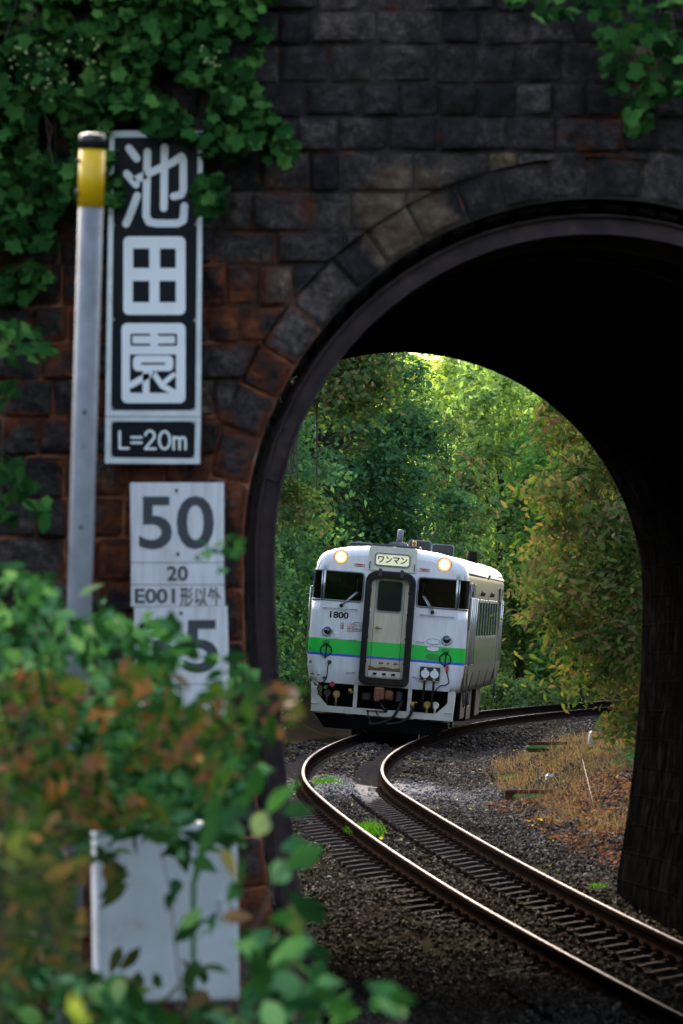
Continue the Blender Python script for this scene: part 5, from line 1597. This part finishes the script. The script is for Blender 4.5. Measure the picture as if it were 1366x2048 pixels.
# ------------------------------------------------------------------ trees
def tree(name, label, base, crown, n_cl, per, size, mk, tpl=SMALL, seed=1, trunk_r=.14, group=None, cr=.5, bias=(0, -.25, .8), shell=.35, more=None):
    r = np.random.default_rng(seed)
    bx_, by_ = base; bz_ = 6.9 if 44.5 < by_ < 64 else gz(bx_, by_) - .1
    root = empty(name, (bx_, by_, bz_)); tag(root, label, 'tree' if 'tree' in name else 'shrub', group)
    cs, rs = [], []
    for (c, rad), nn in zip(crown, n_cl if isinstance(n_cl, (list, tuple)) else [n_cl] * len(crown)):
        dv = r.normal(size=(nn, 3)); dv /= np.linalg.norm(dv, axis=1, keepdims=True)
        rr_ = (shell + (1 - shell) * r.random((nn, 1))) ** .6
        cs.append(np.array(c) + dv * rr_ * np.array(rad)); rs.append(np.full(nn, cr) * r.uniform(.45, 1.45, nn))
    cs = np.concatenate(cs); rs = np.concatenate(rs)
    g_ = np.array([gz(x, y) for x, y in cs[:, :2]])
    ok = cs[:, 2] > g_ + .1
    cs, rs = cs[ok], rs[ok]
    n = len(cs) * per
    ci = np.repeat(np.arange(len(cs)), per)
    off = r.normal(size=(n, 3)) * .5; off[:, 2] *= .55
    # sprays droop at their ends
    l2 = (off[:, 0] ** 2 + off[:, 1] ** 2); off[:, 2] -= l2 * .35
    pos = cs[ci] + off * rs[ci][:, None]
    tilt = r.normal(size=(len(cs), 3)) * .35
    nrm = np.array(bias)[None] + tilt[ci] + off * .5 + r.normal(size=(n, 3)) * .38
    sz = r.uniform(size * .65, size * 1.3, n)
    b0 = np.array((bx_, by_, bz_))
    scatter('crown', *tpl, pos - b0, rot_from(nrm, r.uniform(0, 6.28, n)), sz, M[mk], root)
    mb = MB()
    cc = np.array(crown[0][0]) - b0
    tp = [np.zeros(3), cc * np.array([.25, .25, .35]) + r.normal(size=3) * .1, cc * np.array([.7, .7, .75]), cc * np.array([1, 1, 1.1])]
    mb.tube(tp, [trunk_r, trunk_r * .8, trunk_r * .55, trunk_r * .25], 8)
    for k in r.permutation(len(cs))[:min(46, len(cs))]:
        e = cs[k] - b0
        t_ = r.uniform(.35, .95); s_ = np.array(tp[1]) * (1 - t_) + np.array(tp[3]) * t_
        m_ = (s_ + e) / 2 + np.array([0, 0, .12 * np.linalg.norm(e - s_)])
        mb.tube([s_, m_, e], [trunk_r * .28, trunk_r * .16, .008], 5)
    mb.build('trunk', M['bark'], root)
    return root

T = 'trees beyond the tunnel'
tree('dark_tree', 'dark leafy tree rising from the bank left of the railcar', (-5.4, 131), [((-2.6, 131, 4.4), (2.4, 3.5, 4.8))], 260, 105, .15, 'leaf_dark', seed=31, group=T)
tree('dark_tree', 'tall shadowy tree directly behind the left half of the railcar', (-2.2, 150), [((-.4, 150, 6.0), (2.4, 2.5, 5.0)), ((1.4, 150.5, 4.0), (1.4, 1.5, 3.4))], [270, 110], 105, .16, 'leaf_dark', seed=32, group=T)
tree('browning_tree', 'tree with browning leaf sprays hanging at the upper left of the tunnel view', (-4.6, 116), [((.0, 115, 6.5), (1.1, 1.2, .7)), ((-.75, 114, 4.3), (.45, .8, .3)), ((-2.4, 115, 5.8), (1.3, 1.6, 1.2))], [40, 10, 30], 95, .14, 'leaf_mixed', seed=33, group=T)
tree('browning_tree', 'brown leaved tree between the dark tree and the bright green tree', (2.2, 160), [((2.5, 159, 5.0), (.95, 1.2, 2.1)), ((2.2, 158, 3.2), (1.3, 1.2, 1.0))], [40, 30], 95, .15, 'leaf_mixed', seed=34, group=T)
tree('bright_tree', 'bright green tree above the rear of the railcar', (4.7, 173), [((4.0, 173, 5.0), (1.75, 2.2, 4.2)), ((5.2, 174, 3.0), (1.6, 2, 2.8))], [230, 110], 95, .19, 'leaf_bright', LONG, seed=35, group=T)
tree('bright_tree', 'pale tree with sun glow in its leaf colour at the top centre of the tunnel view', (3.2, 190), [((3.7, 186, 6.5), (3.0, 2.5, 3.9))], 240, 95, .20, 'leaf_pale', LONG, seed=36, group=T)
tree('bright_tree', 'pale yellow green tree top just under the right shoulder of the arch', (6.6, 183), [((5.2, 182, 8.3), (1.7, 1.8, 1.9))], 90, 95, .19, 'leaf_pale', LONG, seed=44, group=T)  # widens the pale glow painted into the leaves
tree('green_tree', 'mid green tree behind the olive foliage on the right', (7.8, 170), [((7.0, 170, 5.2), (2.6, 2.6, 5.2))], 220, 90, .19, 'leaf_mid', seed=37, group=T)
tree('olive_tree', 'olive and brown leaved tree leaning in at the right of the tunnel view', (5.9, 95), [((4.35, 95, 3.0), (1.75, 2.2, 2.7)), ((3.6, 93, 2.7), (.85, 1.2, 1.4)), ((4.0, 94, 5.0), (1.2, 1.4, .9)), ((3.1, 93, 4.1), (.45, .8, .22)), ((4.3, 94, .9), (.5, .8, .3)), ((3.3, 94.5, 5.2), (.55, .8, .25)), ((3.05, 93.5, 2.9), (.3, .8, .2))], [150, 60, 44, 9, 12, 9, 6], 75, .135, 'leaf_olive', LONG, seed=38, group=T, cr=.45, bias=(-.1, -.5, .7))
tree('olive_tree', 'second olive leaved tree just behind the leaning one on the right', (7.2, 112), [((6.0, 111, 4.3), (2.2, 2.2, 3.5))], 150, 75, .15, 'leaf_olive', LONG, seed=39, group=T, cr=.5)
tree('mixed_shrub', 'glossy dark green shrub tight against the left side of the railcar', (-2.9, 121), [((-2.0, 120.5, 1.9), (1.05, 2.6, 2.5))], 190, 100, .12, 'leaf_dark', seed=40, trunk_r=.06, cr=.38)
tree('mixed_shrub', 'dark green shrub between the tunnel rib and the railcar', (-2.9, 112), [((-2.0, 112, 1.5), (.9, 2.0, 1.9))], 150, 100, .12, 'leaf_dark', seed=41, trunk_r=.05, cr=.36)
tree('dark_tree', 'dark tree on the left bank just beyond the tunnel', (-5.5, 92), [((-3.6, 93, 4.6), (1.9, 3, 4.0))], 170, 90, .15, 'leaf_dark', seed=42, group=T)
for k, (bx_, cx_, by_, cz_, mk) in enumerate(((-4, -3.2, 196, 8, 'leaf_dark'), (1, 1.2, 202, 9, 'leaf_mid'), (8, 7.0, 204, 9.5, 'leaf_bright'), (13.5, 13, 198, 8, 'leaf_mid'))):
    tree('background_tree', ('far dark tree at the left end of the back row', 'far green tree second from the left in the back row', 'far pale green tree third from the left in the back row', 'far green tree at the right end of the back row')[k],
         (bx_, by_), [((cx_, by_, (6.0, 5.6, 5.2, 6.0)[k]), (4.1, 2.5, (6.0, 4.8, 4.4, 5.5)[k]))], 330, 90, .26, mk, seed=50 + k, group='back row of trees')
for k, (bx_, by_) in enumerate(((-10, 56), (-6.5, 58), (-3, 55), (.5, 57.5), (4, 56), (7.5, 58), (11, 56))):  # unseen trees added to keep the sun off the foreground
    tree('hilltop_shade_tree', 'broad unseen tree added above the tunnel for shade, %s of its row' % ('leftmost', 'second from left', 'third from left', 'middle one', 'third from right', 'second from right', 'rightmost')[k], (bx_, by_), [((bx_, by_, 12.0), (2.6, 2.4, 4.6))], 130, 60, .28, 'leaf_mid', seed=70 + k, group='shade trees added above the tunnel')
for k, (bx_, by_, cx_, cy_, cz_, rz_) in enumerate(((8, 32, 4.8, 31, 9.6, 2.6), (7.5, 23, 4.6, 23, 8.8, 2.6), (8, 12, 6.0, 11, 6.5, 4.5), (3.5, -8, 3.0, -8, 5.5, 5.0), (10, 0, 9.5, 0, 6, 5.0))):  # unseen canopy added to cut skylight on the track and tunnel floor
    tree('trackside_shade_tree', ('added shade tree right of the line nearest the tunnel mouth', 'added shade tree right of the line, second from the tunnel', 'added shade tree right of the line, level with the shrubs', 'added shade tree standing beside the line behind the viewer', 'added shade tree on the right slope behind the shrubs')[k],
         (bx_, by_), [((cx_, cy_, cz_), (3.6, 4.0, rz_))], 150, 55, .32, 'leaf_mid', seed=90 + k, group='shade trees added along the near side of the line')
tree('undergrowth_shrub', 'low bright green weeds beyond the far rails', (4.3, 170.5), [((4.4, 170, .35), (1.7, .8, .5))], 60, 60, .12, 'leaf_bright', seed=61, trunk_r=.02, cr=.3)
tree('fern_shrub', 'small green fern like shrub above the dry grass beside the right tunnel wall', (3.9, 86), [((3.75, 86, .25), (.4, .8, .22))], 14, 40, .12, 'leaf_dark', LONG, seed=62, trunk_r=.02, cr=.25)

# ------------------------------------------------------------------ grass, litter, tufts
def blades(name, n, pos, h0, h1, w, mk, label, cat=None, kind=None, lean=.5, seed=1, base=None):
    r = np.random.default_rng(seed)
    tv = np.array([(-.5, 0, 0), (.5, 0, 0), (.32, .05, .5), (-.32, .05, .5), (0, .22, 1)]); 
    h = r.uniform(h0, h1, n); ang = r.uniform(0, 6.28, n); ln = r.normal(0, lean, n)
    up_ = np.stack([np.cos(ang) * ln, np.sin(ang) * ln, np.ones(n)], 1)
    rot = rot_from(up_, r.uniform(0, 6.28, n))
    sc = np.stack([np.full(n, w) * r.uniform(.6, 1.3, n), h, h], 1)
    b = np.zeros(3) if base is None else np.array(base, float)
    o = scatter(name, tv, np.array([[0, 1, 2], [0, 2, 3], [3, 2, 4]]), pos - b, rot, sc, M[mk])
    o.location = tuple(b)
    return tag(o, label, cat, None, kind)
r = np.random.default_rng(77)
n = 22000
y = 67 + 42 * r.random(n); s = r.uniform(1.9, 4.6, n)
# the grass line runs outwards with distance
s = s + (y - 67) * .008
x = xc(y) + s
k = vnoise(x, y, .9, 4.4)
ok = (k > -.12) & (s > 2.15 + .45 * vnoise(x, y, .6, 8.8))
x, y = x[ok], y[ok]
blades('dry_grass', len(x), np.stack([x, y, ground_z(x, y) - .02], 1), .06, .28, .009, 'dry_grass', 'tan dry grass on the right side of the line beyond the tunnel', 'grass', 'stuff', .95, 5)
n = 5200
y = 64.5 + 24 * r.random(n) ** 1.4; x = xc(y) + r.uniform(1.75, 3.6, n)
ok = vnoise(x, y, .8, 1.4) > -.25
x, y = x[ok], y[ok]; n = len(x)
o = scatter('leaf_litter', *SMALL, np.stack([x, y, ground_z(x, y) + r.uniform(.0, .05, n)], 1), rot_from(leaf_nrm(n, (0, -.2, 1), .45, r), r.uniform(0, 6.28, n)), r.uniform(.05, .11, n), M['litter'])
tag(o, 'reddish brown fallen leaves at the foot of the right tunnel wall', 'leaf litter', kind='stuff')
n = 70
y = 66 + 54 * r.random(n); x = xc(y) + r.uniform(-2.2, 3.2, n)
o = scatter('fallen_leaves', *SMALL, np.stack([x, y, ground_z(x, y) + .06], 1), rot_from(leaf_nrm(n, (0, -.3, 1), .4, r), r.uniform(0, 6.28, n)), r.uniform(.04, .07, n), M['leaf_yellow'])
tag(o, 'scattered yellow fallen leaves on the ballast', 'leaf litter', kind='stuff')
def tuft(px, d, rad, n, h, label, seed, mk='grass'):
    c = at(px, 1245, d); r = np.random.default_rng(seed)
    x = c.x + r.normal(0, rad, n); y = d + r.normal(0, rad * 2.5, n)
    z = ground_z(x, y) - .01
    b = (c.x, d, gz(c.x, d))
    o = blades('grass_tuft', n, np.stack([x, y, z], 1), h * .5, h, .016, mk, label, 'grass', 'stuff', .45, seed, b)
    sod = MB(); sod.tube([(0, 0, -.03), (0, 0, .012)], [rad * 1.6, rad * .7], 14); sod.build('sod', M['moss'], o)
tuft(728, 74, .085, 520, .24, 'round bright green tuft of grass between the rails', 1)
tuft(648, 91, .13, 240, .14, 'low green weeds beside the left rail on the pale silt', 2)
tuft(1095, 64.6, .07, 120, .10, 'tiny green moss tuft at the dark ballast edge near the right tunnel wall', 3)
tuft(1200, 64.8, .05, 90, .10, 'tiny green tuft among leaf litter at the right tunnel wall', 4)
tuft(1025, 98, .12, 90, .12, 'faint green weeds on the gravel right of the line', 5)

# old timbers with moss, stakes, marker stones
def timber(px, py, d, w, label, moss):
    c = at(px, py, d); z = gz(c.x, d)
    root = empty('old_timber', (c.x, d, z)); tag(root, label, 'timber', 'old timbers in the grass')
    mb = MB(); mb.box((0, 0, .05), (w, .24, .16), bev=.02); mb.build('beam', M['rust'] if False else simple('decayed_timber', (.075, .034, .022), (.035, .017, .012), 14, .95, 0, .7, spec=0), root)
    mb = MB(); mb.box((moss * w, -.10, .03), (w * .85, .12, .10), bev=.04); mb.build('moss', M['moss'], root)
timber(1058, 1580, 87.0, .62, 'mossy red brown timber lying nearest in the dry grass', .06)
timber(1110, 1510, 104.0, .85, 'mossy timber farther back at the edge of the gravel', -.12)
def stake(name, px, py, d, w, h, mk, label, cat, rot=(0, 0, 0)):
    c = at(px, py, d); z = gz(c.x, d)
    mb = MB(); mb.box((0, 0, h / 2 - .05), (w, w, h + .1), bev=w * .12)
    mb.box((0, 0, h + .005), (w * .7, w * .7, .02), bev=.006)
    o = mb.build(name, M[mk], None); o.location = (c.x, d, z); o.rotation_euler = rot
    tag(o, label, cat)
stake('boundary_stone', 1181, 1476, 104, .11, .22, 'marker', 'white marker stone leaning at the top of the dry grass', 'marker stone', (0, R(12), .3))
stake('boundary_stone', 1101, 1552, 92, .13, .05, 'marker', 'short white marker stone between timber and dry grass', 'marker stone', (0, R(4), .2))
stake('wooden_stake', 1077, 1535, 90, .03, .30, 'stake', 'thin wooden stake beside the white marker stone', 'stake', (0, R(-2), 0))
# bare twigs among the dry grass
for k, pts in enumerate(([(1120, 1560, 82), (1165, 1520, 82), (1185, 1600, 81), (1200, 1660, 80)], [(1175, 1480, 95), (1240, 1500, 95), (1290, 1560, 94)], [(1215, 1590, 76), (1250, 1610, 76), (1270, 1630, 76)])):
    P = [at(*q) for q in pts]; P[0].z = max(gz(P[0].x, P[0].y), P[0].z - .25)
    mb = MB(); mb.tube(P, [.006, .005, .004, .003][:len(P)], 5)
    tag(mb.build('bare_twig', M['twig']), ['arching bare twig over the dry grass', 'bare twig under the olive leaves', 'short bare twig by the right tunnel wall'][k], 'twig')
